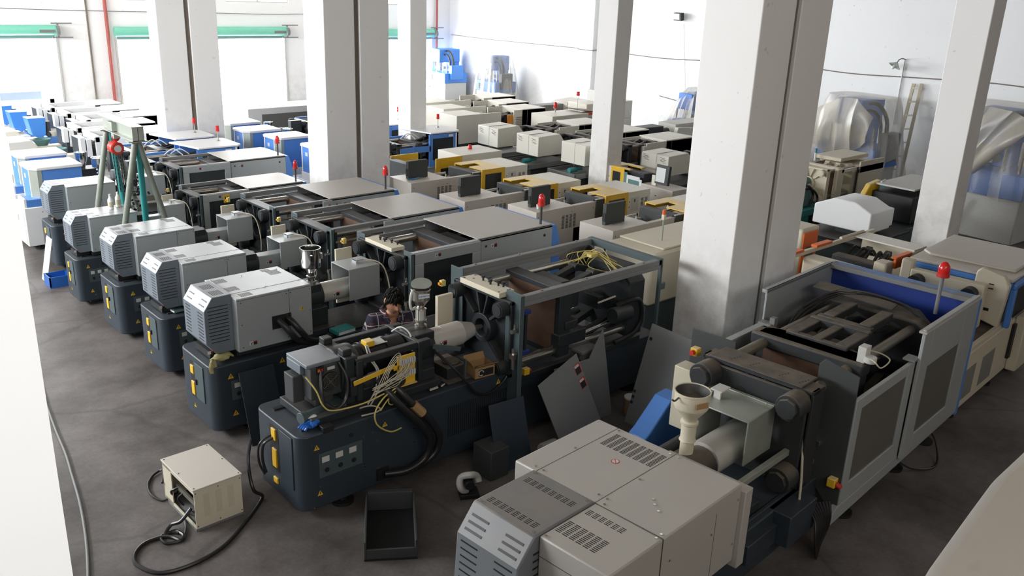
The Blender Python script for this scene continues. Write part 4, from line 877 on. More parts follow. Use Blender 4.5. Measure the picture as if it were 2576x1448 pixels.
# ---------------------------------------------------------------- white machines, left background
def whitem(label,loc,sc=(1,1,1),hop='pan',cov=True,mt='white'):
    r=T('injection_moulding_machine',label,'machine',loc,0,sc,'white moulding machines, left background')
    part('base',r,B(0,3.7,-.4,.4,.06,.78),'ivory',.015); feet(r,(.3,3.4),(-.3,.3))
    if cov:
        c=part('screw_cover',r,MB().prism([(.1,.84),(.1,1.44),(.55,1.44),(.74,1.2),(.74,.84)],'y',-.36,.36),'ivory',.02)
        part('cover_vents',c,MB().box(.2,.3,-.363,-.36,1.0,1.02).box(.2,.3,-.363,-.36,1.06,1.08),'black')
    else:
        part('blue_hopper',r,MB().prism([(.55,1.5),(.95,1.5),(.92,1.1),(.78,1.0),(.62,1.1)],'y',-.2,.2),'skyblue',.01)
        part('hopper_loader',r,MB().cyl((1.0,-.1,1.05),(1.0,-.1,1.4),.06,n=10),'darkgrey'); part('operator_shelf',r,B(.2,.9,-.45,-.2,.9,.94),'white')
    part('hopper_pan',r,MB().lathe(1.12,0,[(.03,.9),(.1,1.0),(.2,1.16),(.19,1.17),(.06,1.04)],20),'tealgrey' if hop=='pan' else 'ivory')
    part('barrel_cover',r,MB().box(.9,1.5,-.12,.12,.85,1.02),'blue' if hop!='pan' else 'ivory',.006)
    part('fixed_platen',r,MB().box(1.55,1.72,-.4,.4,.8,1.36),'slate',.01); part('valve_stack',r,MB().box(1.5,1.6,-.42,-.25,1.1,1.42).box(1.62,1.72,-.44,-.3,1.0,1.38),'white',.004); part('valve_coil',r,MB().box(1.6,1.66,-.42,-.3,1.15,1.36),'black')
    cb=part('clamp_cover',r,MB().box(1.8,3.6,-.46,-.40,.72,1.42).box(1.8,3.6,.40,.46,.72,1.42).box(2.9,3.6,-.46,.46,.72,1.44).box(1.8,1.9,-.46,.46,1.3,1.44),mt,.008)
    part('sliding_door',cb,B(1.95,2.9,-.48,-.46,.8,1.36),mt,.006)
    for sy in(-.25,.25): part('tie_bar',r,MB().cyl((1.7,sy,1.25),(3.0,sy,1.25),.035,n=10),'dullsteel')
    part('mould_space',r,B(1.9,2.9,-.38,.38,1.0,1.1),'casting')
    return r
whitem('nearest white machine of the left background with grey sliding door, behind the tapered blue covers',(4.30,20.95,0))
whitem('second white machine of the left background, its cover cut by the left pier',(4.35,22.3,0),(1,.9,1))
whitem('white machine with bright blue hopper, nearest of the three at the far left',(4.9,23.45,0),cov=False,hop='x',mt='white')
whitem('white machine with bright blue hopper, middle of the three at the far left',(4.8,24.65,0),cov=False,hop='x',mt='white')
whitem('white machine with bright blue hopper, farthest of the three at the far left',(4.75,25.85,0),cov=False,hop='x',mt='white')
r=T('injection_moulding_machine','faint blue and white machine with open top frame right in front of the left door','machine',(4.9,27.6,0),0,(.62,.9,.95))
part('base',r,B(0,3.6,-.45,.45,0,.8),'white',.01); part('clamp_cover',r,MB().box(1.4,3.6,-.5,-.44,.8,1.5).box(1.4,3.6,.44,.5,.8,1.6).box(3.4,3.6,-.5,.5,.8,1.6),'white',.01)
part('blue_panel',r,MB().box(1.3,3.4,.40,.44,1.2,1.62).box(3.0,3.5,-.51,-.5,.9,1.2).box(.5,1.1,-.3,.3,.8,1.3),'paleblue',.005); part('hopper',r,MB().lathe(.5,0,[(.05,1.0),(.2,1.3),(.2,1.6)],14),'white')
# ---------------------------------------------------------------- beige machines with yellow clamps
def yellowm(label,loc,clx,monitor=True,lo=0,hole=True,cl=1.24):
    r=T('injection_moulding_machine',label,'machine',loc,0,(1,1,1),'beige moulding machines with yellow clamp housings')
    w=.37
    part('plinth',r,B(.05,3.0,-w+.05,w-.05,.03,.34),'black'); feet(r,(.2,2.8),(-.28,.28))
    b=part('control_cabinet',r,B(0,.92,-w,w,.34,1.30),'beige',.006)
    part('base_panel',r,MB().box(.92,1.95,-w,-w+.09,.34,1.30).box(.92,1.95,w-.04,w,.34,1.15).box(.92,1.95,-w,w,.34,.9),'beige',.006)
    mb=MB()
    for i in range(4):
        for k in range(11): mb.box(.62+.095*i,.68+.095*i,-w-.003,-w,.92+.022*k,.932+.022*k)
    part('vent_slots',b,mb,'darkgrey',flat=True)
    mb=MB()
    for x in(.06,.86,1.4,1.9):
        for z in(.4,1.2): mb.cyl((x,-w-.004,z),(x,-w,z),.008,n=6)
    mb.box(-.004,0,-.25,-.2,.9,.98); part('cabinet_fittings',b,mb,'black')
    if monitor:
        mo=part('monitor',r,MB().box(.15,.62,-.06,.02,1.30,1.65),'darkgrey',.01); part('monitor_grip',mo,B(.14,.15,-.05,.01,1.36,1.5),'black'); part('monitor_base',mo,B(.3,.5,-.1,.05,1.3,1.31),'midgrey')
    part('injection_unit',r,MB().box(.95,1.5,-.15,.12,.9,1.1).cyl((1.2,0,1.12),(clx,0,1.12),.05,n=12),'casting',.006)
    part('guard_frame',r,MB().box(.85,1.35,.27,.30,1.22,1.26).box(1.32,1.35,.27,.30,.9,1.26),'labelgrey')
    part('fixed_platen',r,MB().box(clx-.22,clx-.06,-.34,.40,.7,1.34),'darkgrey',.008); part('platen_cover',r,MB().box(clx-.2,clx+.06,-w-.02,-w+.2,.62,1.33),'darkgrey',.008); part('platen_cap',r,B(clx-.2,clx+.06,-w-.02,-w+.18,1.33,1.338),'labelgrey')
    # yellow housing: L shaped roof + near frame + far strip
    e=clx+.62; yy=-w-.06; f=w+.08
    h=part('clamp_housing',r,MB().prism([(clx,yy),(e,yy),(e,f),(clx-.02,f),(clx-.02,f-.24),(clx+.34,f-.24),(clx+.34,yy+.42),(clx,yy+.42)],'z',1.36,1.38),'yellow',.004)
    part('housing_frame',h,MB().box(clx,clx+.09,yy,yy+.03,.6,1.36).box(e-.09,e,yy,yy+.03,.6,1.36).box(clx+.09,e-.09,yy,yy+.03,1.28,1.36).box(clx+.09,e-.09,yy,yy+.03,.6,.68).box(clx-.02,clx+.02,f-.03,f,.6,1.36).box(clx,e,f-.03,f,1.24,1.36),'yellow',.003)
    part('window',h,B(clx+.09,e-.09,yy+.01,yy+.016,.68,1.28),'glassdark')
    part('toggle_cover',r,MB().box(e,clx+cl,yy,f,.34,1.37),'ivory',.006)
    nt=part('notice',r,B(e+.08,e+.30,yy-.004,yy,1.0,1.26),'labelgrey'); part('notice_mark',nt,MB().box(e+.17,e+.2,yy-.006,yy-.004,1.17,1.23).box(e+.03,e+.05,yy-.006,yy-.004,1.08,1.1).box(e+.03,e+.05,yy-.006,yy-.004,1.18,1.2),'tag_black')
    mb=MB()
    for i in range(2):
        for k in range(7): mb.box(clx+cl-.25+.11*i,clx+cl-.18+.11*i,yy-.003,yy,1.05+.026*k,1.064+.026*k)
    part('vent_slots',r,mb,'darkgrey',flat=True)
    part('tie_bar',r,MB().cyl((clx-.1,-.2,1.2),(e+.1,-.2,1.2),.03,n=10).cyl((clx-.1,.22,1.2),(e+.1,.22,1.2),.03,n=10),'steel'); part('mould_space',r,B(clx+.02,e,-.3,.3,.7,1.1),'black')
    part('base',r,B(1.95,clx+cl-.04,-w+.02,w-.02,.34,1.0),'beige')
    return r
yellowm('beige machine with grey monitor beside the empty paper cup, second from the right column',(10.06,10.88,0),1.66)
yellowm('beige machine with grey monitor between the one with pens and the one with a cup',(9.52,12.15,0),1.62)
yellowm('beige machine with grey monitor and blue pens on its cabinet, beside the middle double column',(9.58,13.85,0),1.70)
yellowm('beige machine with grey monitor, its yellow roof cut off by the right double column',(10.28,9.33,0),1.75)
# yellow machine with flat white rear and red top knob
r=T('injection_moulding_machine','beige machine with tall yellow front sheet and small red beacon on a flat box','machine',(9.3,15.1,0))
part('base',r,B(0,3.6,-.38,.38,.05,.95),'beige',.01); part('base_panel',r,B(0,2.0,-.4,-.36,.3,1.1),'ivory',.005)
part('clamp_cover',r,B(2.45,3.6,-.42,.42,.6,1.42),'ivory',.008)
f=part('front_sheet',r,MB().box(1.75,2.45,-.45,-.42,.9,1.02).box(1.75,1.87,-.45,-.42,1.02,1.42).box(2.36,2.45,-.45,-.42,1.02,1.42).box(1.87,2.36,-.45,-.42,1.2,1.42),'yellow',.004); part('window',f,B(1.87,2.36,-.44,-.43,1.02,1.2),'glassdark')
part('far_sheet',r,MB().box(1.2,1.95,.40,.43,1.22,1.40).box(1.9,1.95,.40,.43,.9,1.4),'yellow',.004); part('fixed_platen',r,MB().box(1.05,1.25,-.35,.4,.8,1.36),'darkgrey',.01); part('mould_space',r,B(1.3,2.4,-.35,.35,.8,1.05),'black')
part('rear_vents',r,MB().box(2.8,2.9,-.423,-.42,1.0,1.06).box(3.0,3.1,-.423,-.42,1.0,1.06).box(3.2,3.3,-.423,-.42,1.0,1.06),'darkgrey'); part('beacon_lamp',r,MB().lathe(3.1,.1,[(.05,1.42),(.05,1.47),(.03,1.51),(.004,1.52)],14),'redlamp')
# beige machine by the right column with the orange beacon
r=T('injection_moulding_machine','rounded beige machine with an orange topped beacon, against the right double column','machine',(9.42,7.9,0))
part('base',r,B(0,3.4,-.4,.45,.04,.66),'slate2',.01)
part('enclosure',r,MB().prism([(0,.66),(0,1.36),(.08,1.44),(3.2,1.44),(3.2,.66)],'y',-.45,.45),'cream',.04); part('lid',r,B(.3,3.2,-.40,.44,1.44,1.47),'cream',.01)
b=part('beacon_pole',r,MB().cyl((.62,-.1,1.47),(.62,-.1,1.78),.012,n=10),'galv'); part('beacon_base',b,B(.595,.645,-.125,-.075,1.78,1.86),'cream',.005); part('beacon_lamp',b,MB().cyl((.62,-.1,1.86),(.62,-.1,1.93),.026,n=14),'orange')
# yellow, white and glass machine standing crosswise with lit screen
r=T('injection_moulding_machine','white machine standing crosswise with yellow glazed door and lit operator screen','machine',(13.95,12.75,0),-PI/2-.04,(1,.72,1.03))
# local x runs towards the viewer's right (-y), local -y faces -x (left)
part('plinth',r,B(.05,2.2,-.0,.6,.03,.5),'black'); part('clamp_cover',r,B(0,.42,0,.7,.5,1.34),'white',.008)
text(r,'SUMITOMO',.05,(.2,-.004,1.22),NEAR,'cardred'); part('maker_stripe',r,B(.04,.38,-.003,0,1.1,1.13),'yellow')
f=part('yellow_door',r,MB().box(.42,.47,-.01,.02,.55,1.33).box(.70,.80,-.01,.02,.55,1.33).box(.47,.70,-.01,.02,1.25,1.33).box(.47,.70,-.01,.02,.55,.66),'yellow',.004); part('window',f,B(.47,.70,.0,.008,.66,1.25),'glassdark'); part('door_handle',f,MB().tube([(.76,-.01,.72),(.76,-.05,.75),(.76,-.05,.85),(.76,-.01,.88)],.01),'black')
part('yellow_roof',r,MB().box(.42,.95,.0,.14,1.33,1.35).box(.42,.95,.5,.7,1.33,1.35).box(.42,.55,.14,.5,1.33,1.35),'yellow',.003)
part('door_post',r,B(.80,.88,-.005,.03,.55,1.28),'tealgrey',.003); e=part('stop_button',r,MB().cyl((.84,-.005,.95),(.84,-.03,.95),.018,n=12),'red')
f=part('glazed_door',r,MB().box(.88,.93,-.01,.02,.5,1.24).box(1.24,1.3,-.01,.02,.5,1.2).box(.93,1.24,-.01,.02,1.16,1.24).box(.93,1.24,-.01,.02,.5,.58),'white',.004); part('window',f,B(.93,1.24,.0,.008,.58,1.16),'tealgrey')
part('injection_unit',r,MB().box(.5,1.25,.15,.5,.9,1.3),'casting',.02); c=part('control_cabinet',r,B(1.3,2.15,-.02,.7,.45,1.14),'beige',.008); part('cabinet_mark',c,MB().box(1.55,1.57,-.024,-.02,.98,1.0).box(1.7,1.73,-.024,-.02,.96,.98),'tag_black')
s=part('operator_screen',r,MB().obox((1.78,.12,1.38),(.34,.1,.38),Matrix.Rotation(-.12,3,'X')),'darkgrey',.01); part('screen_glass',s,MB().obox((1.75,.063,1.38),(.24,.004,.28),Matrix.Rotation(-.12,3,'X')),'screen'); part('screen_arm',r,MB().box(1.5,1.62,.1,.16,1.14,1.34),'ivory',.01)
# ---------------------------------------------------------------- beige machines on grey trays
def tray(label,loc,sc=(1,1,1),vents=True,clamp=True,rem=False,lift=0):
    r=T('injection_moulding_machine',label,'machine',loc,0,sc,'cream covered machines on grey trays')
    part('base',r,B(.12,4.2,-.36,.36,.02,1.0),'darkgrey',.01); part('leg',r,B(.02,.12,-.34,-.28,.02,1.0),'midgrey'); part('leg',r,B(.02,.12,.28,.34,.02,1.0),'midgrey')
    part('tray',r,MB().box(-.05,1.5,-.44,.44,.99,1.02).box(-.05,1.5,-.44,-.42,1.02,1.10).box(-.05,1.5,.42,.44,1.02,1.10).box(-.05,-.03,-.44,.44,1.02,1.10),'midgrey',.004)
    part('drive_motor',r,MB().cyl((.1,-.1,1.12),(.32,-.1,1.12),.055,n=14).cyl((.32,-.1,1.12),(.5,-.1,1.12),.03,n=10),'teal')
    c=part('screw_cover',r,MB().prism([(.30,1.23),(.30,1.68),(.98,1.70),(1.12,1.54),(1.12,1.23)],'y',-.37,.37),'ivory',.012)
    part('seam',c,MB().box(.297,.30,-.05,-.045,1.19,1.68).box(.30,.98,-.05,-.046,1.69,1.7),'midgrey')
    if vents:
        mb=MB()
        for y0 in(-.30,.16):
            for k in range(4): mb.box(.295,.30,y0+.03*(k%2),y0+.03*(k%2)+.07,1.52+.03*k,1.528+.03*k); mb.box(.295,.30,y0+.08+.03*(k%2),y0+.15+.03*(k%2)-.02,1.535+.03*k,1.543+.03*k)
        part('vent_slots',c,mb,'darkgrey',flat=True)
    part('outlet_box',r,MB().box(-.02,.02,-.30,-.10,.62,.82),'labelgrey',.004)
    part('power_lead',r,MB().tube([(.0,-.2,.99),(-.03,-.18,.85),(.0,-.15,.8)],.015),'labelgrey')
    part('feed_throat',r,MB().cyl((1.15,0,1.3),(1.5,0,1.3),.16,n=16),'castbrown')
    if clamp:
        guts(r,1.75,2.9,.36,1.04,1.56,c='castbrown',c2='dullsteel')
        b=part('clamp_cover',r,MB().box(2.3,4.1,-.42,-.39,1.0,1.56).box(2.3,4.1,.39,.42,1.0,1.56).box(3.0,4.1,-.42,.42,1.0,1.58).box(2.2,2.32,-.42,-.3,1.0,1.5),'ivory',.008)
        part('seam',b,B(3.2,3.206,-.423,-.42,1.0,1.56),'midgrey'); part('window',b,B(2.5,3.0,-.424,-.42,1.12,1.36),'castbrown')
        part('beacon_lamp',r,MB().cyl((2.35,-.44,1.3),(2.35,-.44,1.4),.035,n=12),'amber')
    return r
tray('cream covered machine on a grey tray, nearest the far blue canopy',(13.42,16.15,0))
tray('cream covered machine on a grey tray, middle of three, two vents on its end',(13.45,14.78,0))
tray('cream covered machine on a grey tray, partly behind the slim white column, plain end',(13.6,13.45,0),vents=False)
t4=tray('cream covered machine behind the lit operator screen, right of the slim column',(14.58,11.95,0),(1,1,.95))
# big cream machines in the rear
def bigcream(label,loc,sc=(1,1,1)):
    r=T('injection_moulding_machine',label,'machine',loc,0,sc,'large cream machines at the rear')
    part('base',r,B(.1,3.2,-.38,.38,.02,.86),'darkgrey',.01)
    c=part('control_cabinet',r,MB().box(0,.9,-.42,.42,.85,1.6).box(.9,1.55,-.42,-.35,.85,1.6).box(.9,1.55,.35,.42,.85,1.5).box(.9,1.55,-.42,.42,.85,1.2),'ivory',.01)
    part('service_hatch',c,B(1.5,1.53,-.424,-.42,1.0,1.1),'black'); part('injection_unit',r,MB().cyl((.9,.0,1.35),(1.9,.0,1.35),.12,n=14),'castbrown')
    guts(r,1.75,2.4,.34,.9,1.5,c='castbrown')
    b=part('clamp_cover',r,MB().box(1.75,3.2,-.43,-.4,.85,1.1).box(2.0,3.2,-.43,-.4,1.1,1.62).box(1.75,3.2,.4,.43,.85,1.62).box(2.3,3.2,-.43,.43,.85,1.63),'ivory',.01)
    mb=MB()
    for j in range(6):
        for i in range(5): mb.box(2.08+.045*i+.02*(j%2),2.11+.045*i+.02*(j%2),-.434,-.43,1.15+.05*j,1.18+.05*j)
    part('vent_slots',b,mb,'midgrey'); part('seam',b,B(2.5,2.506,-.433,-.43,.85,1.62),'midgrey')
    part('mould_window',r,B(1.78,1.98,-.42,-.40,1.12,1.5),'amber')
    return r
bigcream('large cream machine with long blank side, nearest of three behind the far blue canopy',(14.45,18.7,0),(1,1,1))
bigcream('large cream machine with long blank side, middle of three at the rear',(15.05,20.05,0),(1,1,.98))
bigcream('large cream machine with long blank side, farthest of three at the rear',(15.5,21.5,0),(1.1,1,.96))
# lettered machine behind the right column
r=T('injection_moulding_machine','low grey machine with sloping lettered panel and thin red beacon near the right wall','machine',(17.75,15.05,0))
part('base',r,B(0,3.6,-.4,.4,0,1.0),'ivory',.01); sp=part('sloping_panel',r,MB().prism([(1.2,1.0),(1.35,1.45),(2.7,1.35),(2.8,1.0)],'y',-.42,-.3),'ivory',.01); text(sp,'TOYO',.16,(2.3,-.425,1.18),NEAR,'midgrey')
part('top_box',r,B(1.5,3.4,-.2,.4,1.0,1.5),'labelgrey',.01); part('injection_unit',r,MB().box(.2,1.0,-.2,.2,1.0,1.5).cyl((1,0,1.3),(1.4,0,1.3),.1,n=12),'black',.02); beacon2(r,2.2,-.35,1.4,.36,.035)
# cream clamp pieces with orange inside, near the wall
r=T('injection_moulding_machine','cream machine with lifted lid and orange lining, red beacons, behind the slim column','machine',(15.5,17.42,0))
part('base',r,B(0,4,-.4,.4,0,.95),'ivory',.01); part('clamp_cover',r,MB().box(1.2,2.6,-.42,.42,.95,1.6),'ivory',.01); part('open_housing',r,MB().box(2.6,3.8,-.42,-.38,.95,1.45).box(2.6,3.8,.38,.42,.95,1.5),'orange'); part('lid',r,MB().obox((3.0,0,1.6),(1.1,.7,.02),Matrix.Rotation(.12,3,'Y')),'castbrown'); beacon(r,1.9,.2,1.6,.1,.05,'galv'); part('valve_gear',r,MB().box(2.8,3.5,-.3,.3,1.1,1.4),'galv',.03)
r=T('injection_moulding_machine','white machine with tall thin red beacon close to the wall pilaster','machine',(18.8,19.0,0))
part('base',r,B(0,3.0,-.4,.4,0,1.0),'ivory',.01); part('enclosure',r,MB().box(.9,3.0,-.4,.4,1.0,1.55),'ivory',.02); part('hopper_box',r,B(1.6,2.0,-.1,.3,1.55,1.9),'labelgrey',.01); beacon2(r,.8,-.1,1.0,.78,.05)
r=T('injection_moulding_machine','dusty beige machine with angular end, farthest back against the right wall','machine',(18.35,20.05,0))
part('base',r,B(0,3.0,-.38,.38,0,.95),'ivory',.01); part('end_hood',r,MB().prism([(1.6,.95),(1.6,1.45),(2.5,1.5),(3.0,1.15),(3.0,.95)],'y',-.38,.38),'beige',.02); part('slide',r,B(.4,1.6,-.2,.2,.95,1.4),'midgrey',.01)
# ---------------------------------------------------------------- teal machine, white cover, orange trimmed machine
r=T('injection_moulding_machine','teal based machine with cream ribbed clamp and tall lid between the right columns','machine',(15.9,9.45,0))
part('base',r,MB().box(0,4.2,-.45,.45,.66,.80).box(0,.5,-.42,.42,.02,.66).box(1.7,4.2,-.42,.42,.02,.66),'teal',.01); part('open_bay',r,B(.5,1.7,-.38,.38,.1,.66),'black')
part('injection_unit',r,MB().box(.05,.7,-.3,.3,.8,1.2).cyl((.3,0,1.25),(1.0,0,1.25),.08,n=12),'tealgrey',.03); part('hose_bundle',r,MB().tube([(.1,-.3,1.2),(.3,-.4,1.3),(.6,-.38,1.1),(.5,-.4,.85)],.03).tube([(.3,-.3,1.2),(.5,-.4,1.2),(.8,-.38,1.0),(.7,-.4,.82)],.025),'rubber')
guts(r,1.0,2.3,.42,.85,1.55,c='cream',c2='dullsteel'); part('front_post',r,B(1.35,1.6,-.47,-.38,.8,1.52),'cream',.01)
part('clamp_cover',r,MB().box(2.25,3.3,-.48,-.44,.8,1.6).box(2.25,3.3,.44,.48,.8,1.6).box(2.25,3.3,-.48,.48,1.35,1.5),'cream',.01); part('roof_sheet',r,MB().box(1.9,3.1,-.2,.42,1.58,1.66),'cream',.01); part('door_rail',r,B(1.5,2.3,-.47,-.43,1.44,1.5),'ivory'); part('latch_rod',r,MB().cyl((2.15,-.48,.9),(2.15,-.48,1.5),.02,n=8),'black')
b=part('beacon_pole',r,MB().cyl((1.7,.3,1.55),(1.7,.3,1.72),.025,n=10),'ivory'); part('beacon_lamp',b,MB().cyl((1.7,.3,1.72),(1.7,.3,1.82),.02,n=10),'teal')
tag(part('cardboard_sheet',None,MB().obox((16.9,8.83,.33),(.62,.03,.66),Matrix.Rotation(-.15,3,'X')),'cardred'),'brown cardboard sheet leaning on the teal machine base','cardboard')
r=T('injection_moulding_machine','machine with smooth white cover over a dusty dark table, left of the far right column','machine',(14.3,7.25,0))
part('base',r,B(0,3.6,-.45,.45,.02,.95),'slate2',.01); part('table',r,B(-.35,1.4,-.62,.62,.95,1.0),'casting',.008); part('slide',r,B(.2,1.0,-.2,.2,1.0,1.12),'black')
part('screw_cover',r,MB().prism([(-.52,1.12),(-.52,1.48),(-.2,1.62),(.2,1.62),(.55,1.46),(.55,1.12)],'x',.0,.75),'white',.02)
part('screw_cover_back',r,MB().prism([(-.45,1.12),(-.45,1.44),(.45,1.5),(.45,1.12)],'x',.75,1.0),'white',.02)
part('clamp_arm',r,MB().prism([(1.5,1.1),(1.5,1.4),(1.7,1.62),(2.1,1.66),(2.1,1.1)],'y',.4,.5),'yellow',.02); part('clamp_body',r,MB().box(1.8,3.4,-.4,.4,1.0,1.5),'black',.02); part('clamp_lid',r,MB().box(1.9,3.4,-.35,.4,1.6,1.63),'labelgrey'); b=part('beacon_pole',r,MB().cyl((1.9,.3,1.66),(2.05,.3,1.68),.02,n=8),'labelgrey')
r=T('injection_moulding_machine','cream machine with orange trimmed open clamp behind the large grey machine','machine',(10.2,5.85,0))
part('base',r,MB().box(.3,3.6,-.5,.5,.02,.7),'teal',.01); part('base_panel',r,B(.3,3.0,-.5,.5,.7,.9),'cream',.01)
part('far_rail',r,MB().box(.9,3.45,.46,.52,1.36,1.42),'cream',.008); part('far_rail_trim',r,MB().box(.85,1.25,.44,.54,1.42,1.46).box(1.6,2.05,.44,.54,1.42,1.46).box(.85,.93,.42,.45,.9,1.4),'orange',.006)
part('fixed_platen',r,MB().box(1.15,1.45,-.45,.4,.9,1.38),'cream',.03); part('near_block',r,MB().box(1.9,2.15,-.5,-.3,.9,1.36),'cream',.03)
part('moving_platen',r,MB().box(2.0,2.2,-.4,.4,.9,1.28),'castbrown',.02); part('toggle_link',r,MB().bar((2.2,.2,1.15),(2.7,.15,1.3),.1,.08).bar((2.2,-.2,1.15),(2.7,-.15,1.3),.1,.08),'casting',.01)
mb=MB()
for k in range(5): mb.tube([(2.2,.3-.15*k,1.2),(2.4,.25-.13*k,1.36),(2.6,.2-.1*k,1.25),(2.75,.1-.08*k,1.2)],.025,7,5)
part('hose_bundle',r,mb,'rubber')
part('near_trim',r,MB().box(2.1,2.6,-.54,-.50,1.26,1.40).box(2.5,2.6,-.54,-.50,.9,1.26).box(2.1,2.6,-.54,-.46,1.40,1.43),'orange',.006)
part('side_panel',r,MB().box(2.62,3.5,-.53,-.48,.6,1.40),'cream',.02); part('rear_roof',r,MB().prism([(2.75,-.5),(3.15,-.5),(3.15,.52),(2.75,.52)],'z',1.40,1.42),'ivory'); part('back_panel',r,MB().box(3.12,3.16,-.5,.5,.7,1.4),'cream')
part('near_rail',r,MB().cyl((2.4,.5,1.43),(3.1,.5,1.43),.025,n=10),'cream')
r=T('control_cabinet','cream cabinet with orange frame and rounded edge at the right foot of the double column','cabinet',(12.3,7.15,0))
part('body',r,MB().box(0,.5,-.32,.32,.02,1.5),'cream',.03); f=part('door',r,MB().box(.02,.44,-.345,-.32,.5,1.44),'orange',.006); part('window',f,B(.1,.36,-.35,-.345,.6,1.2),'glassgrey')
# cream and blue machine at the right edge
r=T('injection_moulding_machine','cream machine with blue framed lid and open door, right edge behind the large machine','machine',Matrix.Rotation(yH,3,'Z')@Vector((10.75,3.5,0)),yH)
part('base',r,MB().box(.15,3.6,-.66,.6,.10,.86),'cream',.02); feet(r,(.4,1.8,3.3),(-.55,.5),.08,.1)
mb=MB()
for j in range(2):
    for k in range(26): mb.box(.35+.75*j,.85+.75*j,-.664,-.66,.22+.016*k,.228+.016*k)
part('vent_slots',r,mb,'midgrey',flat=True)
part('bed_top',r,MB().box(.2,1.9,-.62,.55,.86,.90),'castbrown',.006); part('rail',r,B(.2,2.1,-.66,-.60,.86,.93),'cream',.005)
part('fixed_platen',r,MB().box(1.3,1.45,-.45,.5,.9,1.5),'cream',.02); part('tie_bar_nut',r,MB().cyl((1.15,.38,1.36),(1.32,.38,1.36),.1,n=16).cyl((1.15,-.3,1.36),(1.32,-.3,1.36),.1,n=16).cyl((1.1,-.3,1.05),(1.32,-.3,1.05),.13,n=16),'black')
gp=part('guard_panel',r,MB().prism([(-.64,.92),(-.24,1.02),(-.26,1.62),(-.32,1.68),(-.6,1.62),(-.68,1.5)],'x',1.50,1.62),'cream',.02); part('panel_slot',gp,MB().box(1.495,1.5,-.5,-.4,1.12,1.16).box(1.495,1.5,-.5,-.44,1.42,1.435).box(1.495,1.5,-.5,-.44,1.48,1.495),'black')
part('far_panel',r,MB().box(1.35,1.5,.5,.66,.9,1.6),'cream',.03); part('door_hole',r,B(1.44,1.5,-.26,-.2,1.1,1.4),'black')
part('lid_frame',r,MB().box(1.62,1.7,-.72,.66,1.44,1.52).box(1.62,3.3,-.74,-.66,1.44,1.52).box(1.64,1.72,-.74,-.66,.9,1.5),'blue',.02)
part('lid',r,MB().box(1.65,3.3,-.68,.66,1.52,1.56),'beige',.01); part('upper_lid',r,MB().prism([(2.0,-.6),(3.3,-.6),(3.3,.64),(2.1,.64),(1.95,.5)],'z',1.56,1.60),'beige',.02)
part('guide_bars',r,MB().bar((1.6,-.6,1.3),(2.4,-.6,1.3),.03,.03).bar((1.6,-.6,1.36),(2.4,-.6,1.36),.03,.03),'steel'); part('mould_space',r,B(1.7,3.3,-.62,.6,.86,1.40),'black')
part('console',r,MB().box(2.3,2.75,-.80,-.66,.1,.9),'cream',.02); part('console_recess',r,B(2.2,2.3,-.7,-.66,.3,.8),'black')
# ---------------------------------------------------------------- wrapped vertical machines along the right wall
def drape(name,par,foot,z0,z1,top,seed,fold=.10,n=64,m=14,hem=None,mt='film',swag=None):
    """plastic film: closed skirt hanging from a smaller top outline to a wider foot outline with folds"""
    rnd=random.Random(seed); ph=[rnd.uniform(0,6.28) for _ in range(6)]
    def outline(hx,hy,a):
        c,s=math.cos(a),math.sin(a); k=(abs(c/hx)**4+abs(s/hy)**4)**(-.25); return k*c,k*s
    v=[];f=[]
    for j in range(m+1):
        t=j/m
        for i in range(n):
            a=2*PI*i/n; x0,y0=outline(top[0],top[1],a); x1,y1=outline(foot[0],foot[1],a); e=t**.7
            w_=fold*t*(math.sin(9*a+ph[0])+.6*math.sin(17*a+ph[1]+2*t)+.35*math.sin(29*a+ph[2]))
            h=z0 if hem is None else z0+hem*max(0,math.sin(1.5*a+ph[3]))
            l=math.hypot(x0*(1-e)+x1*e,y0*(1-e)+y1*e); q=1+w_/max(l,.2)
            v.append(((x0*(1-e)+x1*e)*q,(y0*(1-e)+y1*e)*q,z1+(h-z1)*t+.03*t*math.sin(5*a+ph[4])))
    for j in range(m):
        for i in range(n): f.append((j*n+i,(j+1)*n+i,(j+1)*n+(i+1)%n,j*n+(i+1)%n))
    v.append((0,0,z1+.03)); c=len(v)-1
    for i in range(n): f.append((c,i,(i+1)%n))
    mb=MB().add(v,f)
    if swag:   # loose part of the sheet hanging across the front: (u, z_top, z_bottom) stations, second material
        mb.m=1; P=swag; N=40; K=10; vv=[]; ff=[]
        rn=random.Random(seed); q=[rn.uniform(0,6) for _ in range(4)]
        for i in range(N+1):
            t=i/N*(len(P)-1); a=min(int(t),len(P)-2); b=t-a; b=b*b*(3-2*b); u0,zt_,ub,zb_,yy=[P[a][k]*(1-b)+P[a+1][k]*b for k in range(5)]
            for j in range(K+1):
                s_=j/K; vv.append((u0*(1-s_)+ub*s_, yy-.10*math.sin(PI*s_)+.05*s_*math.sin(i*.9+q[0])+.03*math.sin(i*.5+4*s_+q[1]), zt_*(1-s_)+zb_*s_-.02*math.sin(i*.7+q[2])*s_))
        for i in range(N):
            for j in range(K): ff.append((i*(K+1)+j,i*(K+1)+j+1,(i+1)*(K+1)+j+1,(i+1)*(K+1)+j))
        mb.add(vv,ff); return part(name,par,mb,[mt,'film_thick'])
    return part(name,par,mb,mt)
